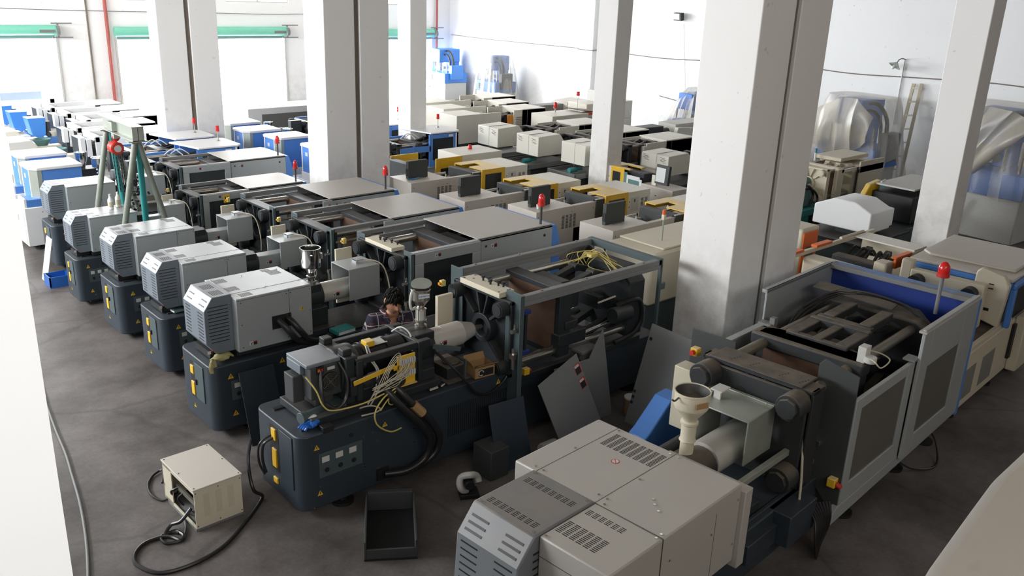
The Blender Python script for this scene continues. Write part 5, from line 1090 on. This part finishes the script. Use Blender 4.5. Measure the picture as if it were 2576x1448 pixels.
def vertical(label,loc,yaw,sc,col='blue',hoses=False):
    # local -y is the front (turned to face the hall)
    r=T('vertical_press',label,'machine',loc,yaw,sc,'tall blue presses along the right wall')
    part('plinth',r,B(-.8,.8,-.5,.6,0,1.0),'labelgrey',.02); part('plinth_slot',r,B(-.6,-.4,-.505,-.5,.6,.7),'black')
    part('table',r,B(-.85,.85,-.55,.6,1.0,1.55),col,.02); part('display',r,B(-.55,-.2,-.56,-.55,1.1,1.4),'black')
    part('back_column',r,MB().box(-.55,.2,.1,.6,1.55,2.5),col,.02)
    part('head',r,MB().box(-.45,.25,-.45,.6,2.1,2.85),col,.03)
    for x in(-.6,-.2,.3,.6): part('guide_rod',r,MB().cyl((x,-.3,1.55),(x,-.3,2.1),.03,n=10),'steel')
    part('injection_unit',r,MB().cyl((-.1,-.2,1.6),(-.1,-.2,2.1),.12,n=14).box(-.25,.1,-.35,0,1.7,1.85),'labelgrey')
    part('cable_arch',r,MB().tube([(.0,-.1,2.2),(.1,-.1,2.65),(.45,-.1,2.75),(.75,-.1,2.4),(.82,-.1,1.9),(.82,-.1,1.6)],.05,10).tube([(.1,-.2,2.2),(.2,-.2,2.5),(.45,-.2,2.55),(.66,-.2,2.3),(.72,-.2,1.9),(.74,-.2,1.6)],.04,10),'darkgrey')
    part('side_box',r,B(.75,1.0,-.3,.3,1.2,2.0),col if hoses else 'midgrey',.02)
    return r
fy=-PI/2+yb
def wallspot(px,py,z,off):  # position on the floor in front of the right wall under a pixel column
    q=on_right(px,py); return (q.x-Ub.x*off,q.y-Ub.y*off)
def wallspot(px,py,z,off):   # floor point under a line of sight, a given distance in front of the right wall
    d=hray(px,py); n=Vector((Ub.x,Ub.y,0)); o=Vector((0,0,5)); k=((COR-Ub*off).to_3d()-o).dot(n)/d.dot(n); q=o+d*k; return (q.x,q.y)
x,y=wallspot(1120,200,0,1.0); vertical('unwrapped sky blue press with black cable arch in the far corner',(x,y,0),fy,(.95,1,.74),'skyblue',True)
def wrapped(label,label2,px,off,sc,seed,foot,top,zt,hem=None,z0=.1,col='blue',swag=None):
    x,y=wallspot(px,300,0,off); vertical(label,(x,y,0),fy,sc,col)
    d=drape('plastic_sheet',None,foot,z0,zt,top,seed,hem=hem,swag=swag); d.location=(x,y,0); d.rotation_euler=(0,0,fy); tag(d,label2,'plastic sheet','clear plastic dust sheets'); return d
wrapped('farther plastic wrapped blue press beside the unwrapped corner press','clear dust sheet gathered over the farther blue press by the corner',1243,1.1,(.8,.9,.75),3,(.95,.75),(.55,.5),2.22)
wrapped('plastic wrapped blue press half hidden by the right double column','dust sheet hanging to a point over the press left of the right double column',1745,1.1,(.8,.9,.66),5,(.95,.8),(.22,.25),2.05,hem=.0,z0=.4)
wrapped('plastic wrapped blue press left of the ladder','large dusty sheet sagging over the press left of the ladder, reaching the wall',2165,1.9,(1.0,1,.88),8,(1.15,.85),(.8,.6),2.58,hem=.75,z0=.5,swag=[(-1.35,2.0,-1.3,1.85,-.8),(-1.0,2.05,-.95,1.45,-.9),(-.5,2.35,-.5,1.25,-.95),(0,2.58,.0,1.15,-.95),(.4,2.58,.45,1.3,-.95),(.85,2.2,.8,1.6,-.9)])
wrapped('plastic wrapped blue press at the right edge of the frame beyond the slim column','knotted dust sheet over the press at the right edge of the frame',2525,2.6,(1.15,1.1,.97),11,(1.25,.9),(.8,.65),2.88,hem=.9,z0=1.0,swag=[(-.85,2.7,-.85,1.5,-.85),(-.5,2.85,-.75,1.45,-.95),(.1,2.88,-.6,1.42,-1.0),(.6,2.85,-.3,1.5,-1.0),(1.1,2.6,.0,1.45,-.95)])
x,y=wallspot(2165,300,0,1.9); c=Vector((x,y,0))+Matrix.Rotation(fy,3,'Z')@Vector((-.28,-.60,1.08))
t=T('maker_sign','blue plate with three white letters under the sheet of the press by the ladder','sign',c,fy); part('plate',t,B(-.2,.2,0,.01,-.07,.08),'blue'); text(t,'JSW',.12,(0,-.003,0),NEAR,'white')
t=T('maker_sign','white lettering plate on the blue table of the press at the right edge','sign',(0,0,0))
x,y=wallspot(2525,300,0,2.6); fr=Matrix.Rotation(fy,3,'Z')
c=Vector((x,y,0))+fr@Vector((-.62,-.63,1.22)); t.location=c; t.rotation_euler=(0,0,fy); part('plate',t,B(-.24,.2,0,.01,-.06,.07),'blue'); text(t,'ELE',.1,(0,-.003,0),NEAR,'white'); part('red_dot',t,MB().cyl((.19,-.004,.0),(.19,0,0),.025,n=14),'red')
# knot hanging from the right sheet
tag(part('black_hose',None,MB().tube([Vector((x,y,0))+fr@Vector(p) for p in((-.1,-.95,.9),(-.25,-1.1,.6),(-.4,-1.2,.3),(-.5,-1.25,.03),(-.7,-1.35,.03))],.035),'rubber'),'black hose running down from the wrapped press at the right edge to the floor','hose')
# ---------------------------------------------------------------- hoist frame
r=T('gantry_hoist','A frame gantry with pale steel beam and chain hoist straddling the silver machines','hoist',(4.57,0,0))
yn,yf=13.42,14.65; zb=2.56
part('beam',r,MB().box(-.09,.09,yn-.1,yf+.2,zb+.20,zb+.215).box(-.09,.09,yn-.1,yf+.2,zb,zb+.012).box(-.006,.006,yn-.1,yf+.2,zb,zb+.2).box(-.085,.085,yn-.1,yn-.09,zb,zb+.2),'galv',.002)
for y in(yn,yf):
    for dx,mt,dy in((-.58,'leg_paint',0),(.62,'leg_paint',0)):
        part('leg',r,MB().cyl((.02*(1 if dx>0 else -1),y,zb),(dx,y,0.03),.045,n=14),mt)
    part('leg_brace',r,MB().cyl((.02,y,zb),(.12,y+(.30 if y<14 else -.3),.03),.045,n=14),'teal')
    part('top_plate',r,B(-.14,.14,y-.08,y+.08,zb-.02,zb),'galv',.003)
    part('cross_tie',r,MB().bar((-.46,y,.6),(.5,y,.6),.04,.04),'midgrey')
h=part('trolley',r,MB().box(-.08,.08,14.22,14.42,zb+.02,zb+.16).box(-.05,.05,14.26,14.38,zb-.1,zb+.02),'galv',.005)
part('hook',r,MB().tube([(0,14.32,zb-.02),(0.05,14.32,zb-.08),(0,14.32,zb-.14),(-.04,14.32,zb-.08),(0,14.32,zb-.04)],.02,8).tube([(0,14.2,zb-.02),(0,14.35,zb-.06),(0,14.45,zb-.02)],.015),'red')
part('hoist_body',r,MB().cyl((-.02,14.24,zb-.25),(-.02,14.42,zb-.25),.10,n=24).cyl((-.02,14.22,zb-.25),(-.02,14.24,zb-.25),.09,n=24),'red'); part('hoist_cap',r,MB().cyl((-.02,14.215,zb-.25),(-.02,14.22,zb-.25),.055,n=20),'labelgrey')
def chain(pts,step=.03,s=.010):
    mb=MB(); P=[Vector(p) for p in pts]; k=0
    for a,b in zip(P[:-1],P[1:]):
        L=(b-a).length; nn=max(1,int(L/step)); d=(b-a).normalized()
        for i in range(nn):
            c=a+(b-a)*((i+.5)/nn); R=d.to_track_quat('Z','Y').to_matrix()@Matrix.Rotation(PI/2*(k%2),3,'Z'); mb.obox(c,(s*1.7,s*.6,step*1.15),R); k+=1
    return mb
for dx,l in((-.07,1.05),(.03,1.5),(.06,1.5),(-.03,.95)):
    part('chain',r,chain([(dx,14.32,zb-.33),(dx+.01,14.30,zb-l)]),'black')
mb=MB()
rnd=random.Random(4)
for k in range(60):
    mb.obox((.22+rnd.gauss(0,.06),14.35+rnd.gauss(0,.06),zb-.75-abs(rnd.gauss(0,.28))),(.03,.012,.05),Matrix.Rotation(rnd.uniform(0,6),3,'Y')@Matrix.Rotation(rnd.uniform(0,6),3,'X'))
part('chain_heap',r,mb,'black',kind='stuff')
# bottles on the nearest silver cover below the hoist
zc_=1.61*.86+.003
for dx,mt,g in((-.03,'white','pale'),(.06,'ivory','cream')):
    b=T('spray_bottle',('taller white' if dx<0 else 'shorter cream')+' bottle standing on the silver cover under the hoist','bottle',(4.38+dx*1.6,14.2+dx,zc_))
    part('bottle_body',b,MB().lathe(0,0,[(.04,0),(.042,.01),(.042,.15),(.02,.19),(.018,.21)],18),mt); part('bottle_cap',b,MB().cyl((0,0,.21),(0,0,.24),.018,n=12),'labelgrey'); part('bottle_label',b,MB().cyl((0,0,.04),(0,0,.12),.0428,n=18),'wirecream')
# ---------------------------------------------------------------- loose things on the floor
r=T('transformer_box','cream steel transformer box with open end and vented side on the floor','box',(2.84,7.50,0),.02)
sh=part('lid',r,B(-.245,.245,-.37,.37,.44,.455),'beige',.004)
part('side_panel',r,B(-.235,.235,-.362,-.35,.03,.44),'cream',.003); part('side_panel',r,B(-.235,.235,.35,.362,.03,.44),'cream',.003); part('end_panel',r,B(.225,.235,-.35,.35,.03,.44),'cream',.003)
part('open_end_frame',r,MB().box(-.235,-.225,.16,.35,.03,.44).box(-.235,-.225,-.35,.35,.40,.44).box(-.235,-.225,-.35,.35,.03,.06),'cream')
part('floor_pan',r,B(-.235,.235,-.35,.35,.0,.03),'midgrey')
for k in range(3): part('core_winding',r,MB().cyl((0.02,-.22+.16*k,.08),(0.02,-.22+.16*k,.30),.065,n=16),'castbrown')
part('iron_core',r,MB().box(-.05,.10,-.3,.2,.05,.08).box(-.05,.10,-.3,.2,.3,.34),'casting'); part('terminal_bar',r,MB().box(-.2,-.18,-.32,.15,.22,.27),'dullsteel'); part('leads',r,MB().tube([(-.18,.1,.25),(-.25,.15,.2),(-.2,.2,.1)],.012).tube([(-.18,0,.24),(-.24,.02,.18),(-.2,.0,.1)],.01),'rubber')
mb=MB()
for c in range(3):
    for k in range(16): mb.box(-.15+.12*c,-.09+.12*c,-.3635,-.362,.14+.015*k,.146+.015*k)
part('vent_slots',r,mb,'wirecream'); mb=MB()
for x in(-.22,0,.22): 
    for z in(.06,.41): mb.cyl((x,-.366,z),(x,-.362,z),.006,n=6)
for x in(-.22,.22):
    for y in(-.34,0,.34): mb.cyl((x,y,.455),(x,y,.459),.006,n=6)
part('panel_screws',r,mb,'black',kind='stuff')
def fpt(px,py,z=.016): return pt(px,py,z)
tag(part('power_cable',None,MB().tube([(3.33,7.42,.62),(3.26,7.36,.42),(3.22,7.2,.2)]+[fpt(*a) for a in((660,1250),(620,1310),(560,1375),(480,1420),(400,1440),(345,1420),(338,1395),(360,1368),(400,1352),(430,1350),(455,1358),(462,1345),(440,1335))]+[fpt(415,1345),fpt(430,1320,.05),fpt(455,1310,.1),(2.62,7.25,.2)],.018,8,8),'rubber'),'thick black cable looping over the floor from the slate machine to the transformer box','cable')
tag(part('power_cable',None,MB().tube([(2.62,7.62,.2),fpt(445,1238,.08),fpt(412,1258),fpt(382,1245),fpt(372,1220),fpt(385,1195),fpt(410,1182,.05),(2.58,7.85,.2)],.012,8,7),'rubber'),'thinner grey cable curling from the left side of the transformer box','cable')
tag(part('power_cable',None,MB().tube([fpt(*a) for a in((90,930),(115,1010),(140,1080),(165,1140),(180,1190),(200,1260),(213,1330),(220,1400),(222,1500))],.014,8,6),'midgrey'),'long cable lying on the floor along the left pier','cable')
tag(part('power_cable',None,MB().tube([(2.63,7.2,.18)]+[fpt(*a) for a in((462,1290),(468,1325),(462,1352),(445,1362),(415,1365),(405,1350),(425,1338),(450,1340))],.014,8,6),'rubber'),'short black loop of cable in front of the transformer box','cable')
r=T('machine_hatch','dark steel sheet panel leaning on the blue grey base left of the slate machine','panel',(3.95,8.42,0),0); part('sheet',r,MB().obox((0,0,.40),(.42,.012,.84),Matrix.Rotation(-.28,3,'X')),'slate',.002)
r=T('machine_hatch','pale steel sheet leaning on the end of the farthest silver machine base','panel',(3.62,15.45,0),0); part('sheet',r,MB().obox((-.0,0,.36),(.012,.30,.75),Matrix.Rotation(.22,3,'Y')),'labelgrey',.002)
tag(part('plastic_crate',None,MB().box(3.50,3.84,14.98,15.3,.0,.02).box(3.50,3.84,14.98,15.0,.02,.18).box(3.50,3.84,15.28,15.3,.02,.18).box(3.50,3.52,14.98,15.3,.02,.18).box(3.82,3.84,14.98,15.3,.02,.18),'poly'),'blue plastic crate on the floor between the farthest silver machine bases','crate')
# dark steel tray
r=T('steel_tray','black open steel tray lying on the floor in front of the slate machine','tray',(4.02,6.0,0),-.59)
part('tray_bottom',r,B(-.24,.24,-.42,.42,0,.02),'black'); part('tray_rim',r,MB().box(-.24,-.22,-.42,.42,.02,.20).box(.22,.24,-.42,.42,.02,.20).box(-.22,.22,-.42,-.40,.02,.12).box(-.22,.22,.36,.42,.02,.22),'darkgrey',.004)
r=T('cable_reel','coil of white tube on a small black reel standing on the dark floor','reel',(5.0,6.03,0),-.5)
part('tube_coil',r,MB().tube([(.1*math.cos(a),.02*math.sin(3*a),.16+.1*math.sin(a)) for a in [k*.5 for k in range(10)]],.035,10,4),'tube_white'); part('reel_core',r,MB().cyl((0,-.05,.15),(0,.1,.15),.05,n=16).box(-.1,.1,-.06,.1,0,.05),'black',.005)
r=T('machine_hatch','dark slate panel propped on a box, right of the slate machine base','panel',(5.75,6.28,0),-.1); part('sheet',r,MB().obox((0,-.03,.36),(.46,.012,.76),Matrix.Rotation(-.28,3,'X')),'slate',.002); 
tag(part('steel_box',None,MB().box(5.35,5.6,6.1,6.4,0,.34),'darkgrey',.006),'small dark steel box on the floor behind the propped slate panel','box')
r=T('machine_hatch','grey sheet panel with red and black labels leaning in the middle of the gap','panel',(6.62,6.2,-.0),.0)
R1=Matrix.Rotation(-.2,3,'X')@Matrix.Rotation(-.33,3,'Y')
s=part('sheet',r,MB().obox((0,0,.46),(.66,.014,1.0),R1),'midgrey',.002)
for k in range(2): part('safety_label',s,MB().obox(R1@Vector((.27,-.009,.33-.19*k))+Vector((0,0,.46)),(.09,.002,.13),R1),'red'); part('label_field',s,MB().obox(R1@Vector((.265,-.011,.31-.19*k))+Vector((0,0,.46)),(.075,.002,.08),R1),'tag_black'); part('label_field',s,MB().obox(R1@Vector((.262,-.0115,.37-.19*k))+Vector((0,0,.46)),(.07,.002,.03),R1),'labelgrey')
r=T('machine_hatch','bent grey sheet with a notched top behind the labelled panel','panel',(7.12,6.38,0),-.0); part('sheet',r,MB().prism([(-.45,.0),(.42,.0),(.15,1.18),(.02,.98),(-.05,.86),(-.62,.88)],'y',-.01,.01),'midgrey',.002)
r=T('machine_hatch','large grey sheet panel with a round hole leaning on the double column','panel',(7.67,5.80,0),-PI/2-.05)
R2=Matrix.Rotation(-.276,3,'X'); s=part('sheet',r,MB().obox((0,0,.60),(.66,.014,1.25),R2),'midgrey',.002); part('lock_hole',s,MB().cyl(R2@Vector((-.28,-.009,.43))+Vector((0,0,.62)),R2@Vector((-.28,-.007,.43))+Vector((0,0,.62)),.022,n=16),'black')
for k in range(3): part('safety_label',s,MB().obox(R2@Vector((-.30,-.009,-.24-.07*k))+Vector((0,0,.62)),(.035,.002,.035),R2),'tag_black')
tag(part('blue_end_cap',None,MB().prism([(6.54,.0),(7.2,.0),(7.2,.84),(7.1,.90),(6.93,.88),(6.62,.60),(6.54,.55)],'y',5.05,5.28),'blue',.015),'blue sheet metal end cap standing on the floor behind the cream hopper','machine cover')
r=T('oil_can','green oil can with an orange cap behind the warm grey cover','can',(6.05,5.5,0)); part('can_body',r,MB().lathe(0,0,[(.1,0),(.1,.26),(.094,.27),(.094,.24),(.02,.23)],22),'teal'); part('can_cap',r,MB().cyl((0,0,.22),(0,0,.28),.03,n=6),'orange')
r=T('pump_motor','small grey pump motor on the floor beside the green oil can','motor',(6.0,5.9,0)); part('motor_body',r,MB().box(-.12,.12,-.1,.1,0,.2).cyl((-.1,0,.26),(.1,0,.26),.09,n=16),'midgrey',.01)
r=T('paint_tin','brown tin with white lid standing in the dark between the panels','can',(7.75,6.25,0)); part('tin_body',r,MB().cyl((0,0,0),(0,0,.2),.09,n=18),'cardred'); part('tin_lid',r,MB().cyl((0,0,.2),(0,0,.22),.093,n=18),'labelgrey')
# cardboard box on the slate machine
r=T('cardboard_box','open cardboard carton with dark printing on the slate machine base','box',(5.72,6.76,.905),-.1)
part('carton_wall',r,MB().box(-.13,.13,-.10,-.095,0,.13).box(-.13,.13,.095,.10,0,.13).box(-.13,-.125,-.10,.10,0,.13).box(.125,.13,-.10,.10,0,.13).box(-.13,.13,-.1,.1,0,.005),'card')
part('carton_flap',r,MB().obox((0,-.135,.155),(.26,.004,.08),Matrix.Rotation(.9,3,'X')),'card'); part('carton_flap',r,MB().obox((-.16,0,.17),(.004,.19,.09),Matrix.Rotation(-.5,3,'Y')),'card'); part('carton_flap',r,MB().obox((0,.12,.16),(.26,.004,.08),Matrix.Rotation(-.6,3,'X')),'card')
part('printed_patch',r,MB().box(-.08,.11,-.102,-.10,.02,.10),'black'); part('printed_ring',r,MB().tube([(-.05+.03*math.cos(a),-.103,.06+.03*math.sin(a)) for a in [k*.6 for k in range(10)]],.005,5,3),'labelgrey')
# books / notebooks
r=T('book','thick dark covered book with white pages beside the worker','book',(5.12,8.62,.945),.1); part('page_block',r,B(-.12,.12,-.09,.09,.004,.04),'paper'); part('cover',r,MB().box(-.125,.125,-.095,.095,.04,.046).box(-.125,.125,-.095,.095,0,.004).box(-.129,-.125,-.095,.095,0,.046),'teal',.002)
r=T('book','pale green notebook lying on the slate base of the second silver machine','book',(3.98,10.72,.842),.1); part('page_block',r,B(-.12,.12,-.08,.08,.003,.022),'paper'); part('cover',r,MB().box(-.123,.123,-.083,.083,.022,.026).box(-.123,.123,-.083,.083,0,.003).box(-.123,.123,-.086,-.083,0,.026),'teal_sheet')
# gloves
mb=MB(); rnd=random.Random(2)
def blob(c,rx,ry,rz,seed,n=14,m=8,am=.2):
    rn=random.Random(seed); ph=[rn.uniform(0,6) for _ in range(4)]; v=[];f=[]
    for j in range(m+1):
        th=PI*j/m
        for i in range(n):
            a=2*PI*i/n; k=1+am*math.sin(3*a+ph[0]+2*th)+am*.6*math.sin(5*a+ph[1])*math.sin(2*th+ph[2])
            v.append((c[0]+rx*k*math.sin(th)*math.cos(a),c[1]+ry*k*math.sin(th)*math.sin(a),c[2]+rz*math.cos(th)*(1+.3*am*math.sin(4*a+ph[3]))))
    for j in range(m):
        for i in range(n): f.append((j*n+i,(j+1)*n+i,(j+1)*n+(i+1)%n,j*n+(i+1)%n))
    return v,f
r=T('work_glove','pair of dirty olive work gloves draped over the corner of a slate base','glove',(3.62,8.76,.925))
mb=MB().add(*blob((.02,.0,.02),.10,.07,.035,1)); 
for k in range(4): mb.tube([(.06,-.01+.02*k,.03),(.12,-.03+.03*k,.04),(.16,-.03+.035*k,.015)],.014,8)
part('palm',r,mb,'glove'); part('cuff',r,MB().add(*blob((-.09,-.06,-.05),.045,.03,.10,3)),'glove')
r=T('work_glove','crumpled blue rubber glove on the left corner of the slate machine','glove',(3.69,6.79,.95),.3)
mb=MB().add(*blob((0,0,.0),.09,.055,.045,6,am=.3))
for k in range(4): mb.tube([(-.06,-.02+.02*k,.0),(-.12,-.03+.025*k,.01),(-.15,-.03+.03*k,-.015)],.012,8)
part('palm',r,mb,'poly'); part('cuff',r,MB().add(*blob((.02,.03,.045),.05,.03,.015,9)),'white')
tag(part('black_clip_box',None,MB().box(3.70,3.82,6.64,6.72,.885,.95),'black',.006),'small black box on the near left edge of the slate machine','box')
# small things on beige cabinets
r=T('paper_cup','white paper cup on the beige cabinet left of the nearest grey monitor','cup',(10.25,10.68,1.302)); part('cup_body',r,MB().lathe(0,0,[(.022,0),(.03,.08),(.032,.08),(.028,.078),(.02,.004)],16),'white')
r=T('pen_bundle','loose blue pens and strips scattered on the beige cabinet by the column','pens',(9.82,13.72,1.305))
rnd=random.Random(5)
for k in range(7):
    a=rnd.uniform(-.5,.5); part('pen',r,MB().cyl((-.12*math.cos(a)+rnd.uniform(-.05,.05),-.1*math.sin(a)+rnd.uniform(-.04,.04),.006),(.12*math.cos(a),.1*math.sin(a),.01+.004*k),.006,n=6),'skyblue' if k%2 else 'tealgrey')
# ---------------------------------------------------------------- the worker
def skinfig(name,par,verts,edges,radii,mt,sub=2,root=0):
    me=bpy.data.meshes.new(name); me.from_pydata(verts,edges,[]); o=bpy.data.objects.new(name+'_src',me); C.objects.link(o)
    sk=o.modifiers.new('s','SKIN'); 
    for i,rd in enumerate(radii):
        q=me.skin_vertices[0].data[i]; q.radius=(rd,rd) if not isinstance(rd,tuple) else rd; q.use_root=(i==root)
    sb=o.modifiers.new('b','SUBSURF'); sb.levels=sub; sb.render_levels=sub
    dg=bpy.context.evaluated_depsgraph_get(); m2=bpy.data.meshes.new_from_object(o.evaluated_get(dg)); bpy.data.objects.remove(o)
    m2.materials.clear(); m2.materials.append(M[mt]); m2.name=name
    for p in m2.polygons: p.use_smooth=True; p.material_index=0
    n=bpy.data.objects.new(name,m2); C.objects.link(n); n.parent=par; return n
man=T('person','black haired man in a dark plaid shirt bending his head over the slate machine','person',(5.42,8.07,-.394),math.radians(-20),(1.25,1.25,1.25))
# world-ish local coords: x right, -y towards the viewer
body=[(0,0.02,.86),(0,0,1.0),(0,-.03,1.16),(0,-.07,1.30),(0,-.11,1.37),(0,-.14,1.43),
      (-.17,-.08,1.32),(-.27,-.14,1.10),(-.20,-.36,1.02),(-.15,-.44,1.01),
      (.17,-.08,1.30),(.28,-.14,1.08),(.24,-.36,1.00),(.20,-.44,1.0),
      (-.10,.0,.80),(-.13,-.30,.66),(-.12,-.10,.40),(-.12,-.24,.345),(.10,.0,.80),(.13,-.30,.66),(.12,-.10,.40),(.12,-.24,.345)]
edges=[(0,1),(1,2),(2,3),(3,4),(4,5),(3,6),(6,7),(7,8),(8,9),(3,10),(10,11),(11,12),(12,13),(0,14),(14,15),(15,16),(16,17),(0,18),(18,19),(19,20),(20,21)]
rad=[(.15,.11),(.145,.11),(.14,.10),(.10,.07),.060,.055,.05,.048,.038,.030,.05,.048,.038,.030,.09,.06,.04,.035,.09,.06,.04,.035]
sk=skinfig('body',man,body,edges,rad,'skin')
tv=[(0,0.01,.84),(0,0,1.0),(0,-.03,1.16),(0,-.075,1.325),(-.165,-.075,1.315),(-.27,-.14,1.11),(-.235,-.25,1.06),(.165,-.075,1.305),(.28,-.14,1.09),(.26,-.25,1.04)]
skinfig('plaid_shirt',man,tv,[(0,1),(1,2),(2,3),(3,4),(4,5),(5,6),(3,7),(7,8),(8,9)],[(.175,.135),(.165,.13),(.185,.135),(.10,.085),.086,.072,.066,.086,.072,.066],'plaid')
skinfig('trousers',man,[(0,0.02,.88),(-.10,.0,.79),(-.13,-.29,.66),(-.12,-.11,.42),(.10,.0,.79),(.13,-.29,.66),(.12,-.11,.42)],[(0,1),(1,2),(2,3),(0,4),(4,5),(5,6)],[(.17,.13),.11,.08,.065,.11,.08,.065],'jean')
for sx in(-1,1): part('shoe',man,MB().add(*blob((.12*sx,-.16,.36),.05,.13,.045,20,am=.03)),'black')
# collar and open neck (skin V)
cl=part('collar',man,MB().tube([(.088,-.05,1.40),(.075,-.15,1.385),(.045,-.195,1.33)],.016,8).tube([(-.088,-.05,1.40),(-.075,-.15,1.385),(-.045,-.195,1.33)],.016,8).tube([(-.088,-.05,1.40),(-.05,.0,1.41),(0,.015,1.415),(.05,.0,1.41),(.088,-.05,1.40)],.018,8).obox((.07,-.185,1.36),(.045,.008,.06),Matrix.Rotation(.5,3,'Y')@Matrix.Rotation(-.35,3,'X')).obox((-.07,-.185,1.36),(.045,.008,.06),Matrix.Rotation(-.5,3,'Y')@Matrix.Rotation(-.35,3,'X')),'plaid',whole=True)
# head: built upright around origin facing -y, then tilted forward
def head():
    n=40;m=26; v=[];f=[]
    for j in range(m+1):
        ph=PI*j/m; z=math.cos(ph)
        for i in range(n):
            a=2*PI*i/n; x=math.sin(a); y=-math.cos(a)   # a=0 faces -y
            s=math.sin(ph); rx=.078; ry=.098; rz=.118
            if z<0: rx*=1-.38*(-z)**1.6; ry*=1-.16*(-z)**2
            X_=rx*s*x; Y_=ry*s*y; Z_=rz*z
            if y<-.3 and z<.15: Y_*=1-.05*(1+y)
            fr=max(0,-y)
            # nose
            g=math.exp(-((X_/.014)**2))*fr
            nz=-.012; Y_-=g*.030*math.exp(-((Z_-nz)/.018)**2)*(1 if Z_<nz else 1); Y_-=g*.012*math.exp(-((Z_-.022)/.022)**2)
            # eye sockets, brow, lips, chin
            for sx in(-.030,.030): Y_+=.010*math.exp(-(((X_-sx)/.015)**2+((Z_-.026)/.011)**2))*fr
            Y_-=.006*math.exp(-((Z_-.045)/.010)**2)*fr*math.exp(-(X_/.045)**2)
            Y_-=.008*math.exp(-(((X_)/.022)**2+((Z_+.052)/.009)**2))*fr; Y_+=.004*math.exp(-(((X_)/.024)**2+((Z_+.052)/.0025)**2))*fr
            Y_-=.008*math.exp(-((X_/.022)**2+((Z_+.095)/.016)**2))*fr
            v.append((X_,Y_,Z_))
    for j in range(m):
        for i in range(n): f.append((j*n+i,(j+1)*n+i,(j+1)*n+(i+1)%n,j*n+(i+1)%n))
    return v,f
HM=Matrix.Translation((.0,-.165,1.515))@Matrix.Rotation(.12,4,'Z')@Matrix.Rotation(.10,4,'Y')@Matrix.Rotation(.30,4,'X')
# join head into the body mesh so that the body stays one mesh
bm_=MB().add(*head()); hv=[HM@Vector(p) for p in bm_.v]
me=sk.data; n0=[tuple(v.co) for v in me.vertices]; f0=[list(p.vertices) for p in me.polygons]
mb=MB().add(n0,f0); mb.add([tuple(p) for p in hv],bm_.f)
def loc_h(l): return [tuple(HM@Vector(p)) for p in l]
for sx in(-1,1):
    ev,ef=blob((.079*sx,.005,.012),.012,.022,.032,4,am=.1); mb.add(loc_h(ev),ef)
# hands: palm + five bent fingers, holding the rail
for sx,wr in((-1,Vector((-.15,-.44,1.01))),(1,Vector((.20,-.44,1.0)))):
    pv,pf=blob((0,-.045,0),.040,.052,.016,5,am=.05); mb.add([tuple(wr+Vector(p)) for p in pv],pf)
    for k in range(4):
        x=-.03+.02*k; L=(.062,.07,.066,.052)[k if sx>0 else k]
        mb.tube([wr+Vector((x,-.075,0)),wr+Vector((x*1.1,-.085-L*.35,-.004)),wr+Vector((x*1.1,-.085-L*.65,-.022)),wr+Vector((x*1.1,-.08-L*.62,-.045))],.0085,8,3)
    mb.tube([wr+Vector((-.035*sx,-.03,0)),wr+Vector((-.058*sx,-.055,-.008)),wr+Vector((-.06*sx,-.085,-.02))],.010,8,3)
ev,ef=blob((0,-.112,1.318),.050,.055,.072,8,am=.0); mb.add(ev,ef)
bpy.data.objects.remove(sk); bd=part('body',man,mb,'skin',whole=True)
for p in bd.data.polygons: p.use_smooth=True
# eyes (nearly closed lids), brows, mouth
mb=MB()
for sx in(-1,1):
    mb.add(loc_h([(sx*.030-.014,-.0865,.024),(sx*.030+.014,-.0865,.024),(sx*.030+.012,-.088,.020),(sx*.030-.012,-.088,.020)]),[(0,1,2,3)])
    mb.add(loc_h([(sx*.030-.018,-.094,.044),(sx*.030+.018,-.094,.046),(sx*.030+.016,-.095,.038),(sx*.030-.016,-.095,.038)]),[(0,1,2,3)])
part('brows_and_lashes',man,mb,'hair',kind='stuff')
part('lips',man,MB().add(loc_h([(-.02,-.1015,-.052),(0,-.1065,-.047),(.02,-.1015,-.052),(0,-.1065,-.058)]),[(0,1,2,3)]),'cardred')
# hair cap
n=44;m=18;v=[];f=[]
for j in range(m+1):
    ph=PI*.60*j/m
    for i in range(n):
        a=2*PI*i/n; x=math.sin(a); y=-math.cos(a); lim=1.0 if y>-.1 else .62+.38*(1-(-y-.1)/.9)**1.5
        p2=ph*lim; k=1.10+.010*math.sin(13*a+.5*j)+.012*math.sin(7*a-.6*j)
        v.append((.080*k*math.sin(p2)*x,.100*k*math.sin(p2)*y+.004,.120*1.07*math.cos(p2)+.003*math.sin(9*a+.5*j)))
for j in range(m):
    for i in range(n): f.append((j*n+i,(j+1)*n+i,(j+1)*n+(i+1)%n,j*n+(i+1)%n))
hm=MB().add(loc_h(v),f); rnd=random.Random(9)
for k in range(260):
    th=math.acos(rnd.uniform(-.15,1)); a=rnd.uniform(0,2*PI); x=math.sin(a); y=-math.cos(a); lim=1.0 if y>-.1 else .62+.38*(1-(-y-.1)/.9)**1.5; th*=lim*.97
    def on(t,kk): return Vector((.080*kk*math.sin(t)*x,.100*kk*math.sin(t)*y+.004,.120*1.04*kk*math.cos(t)))
    p0=on(th,1.06); p1=on(th+.22,1.10+rnd.uniform(0,.04)); p2=on(th+.40,1.12+rnd.uniform(0,.06))+Vector((rnd.gauss(0,.006),rnd.gauss(0,.006),0))
    w0=(p1-p0).cross(p0).normalized()*.008
    q=[HM@u for u in(p0-w0,p0+w0,p1+w0,p1-w0,p2,on(th+.15,1.17))]; hm.add([tuple(u) for u in q],[(0,1,5),(1,2,5),(2,4,5),(4,3,5),(3,0,5)])
h=part('hair',man,hm,'hair',whole=True)
so=h.modifiers.new('solid','SOLIDIFY'); so.thickness=.004
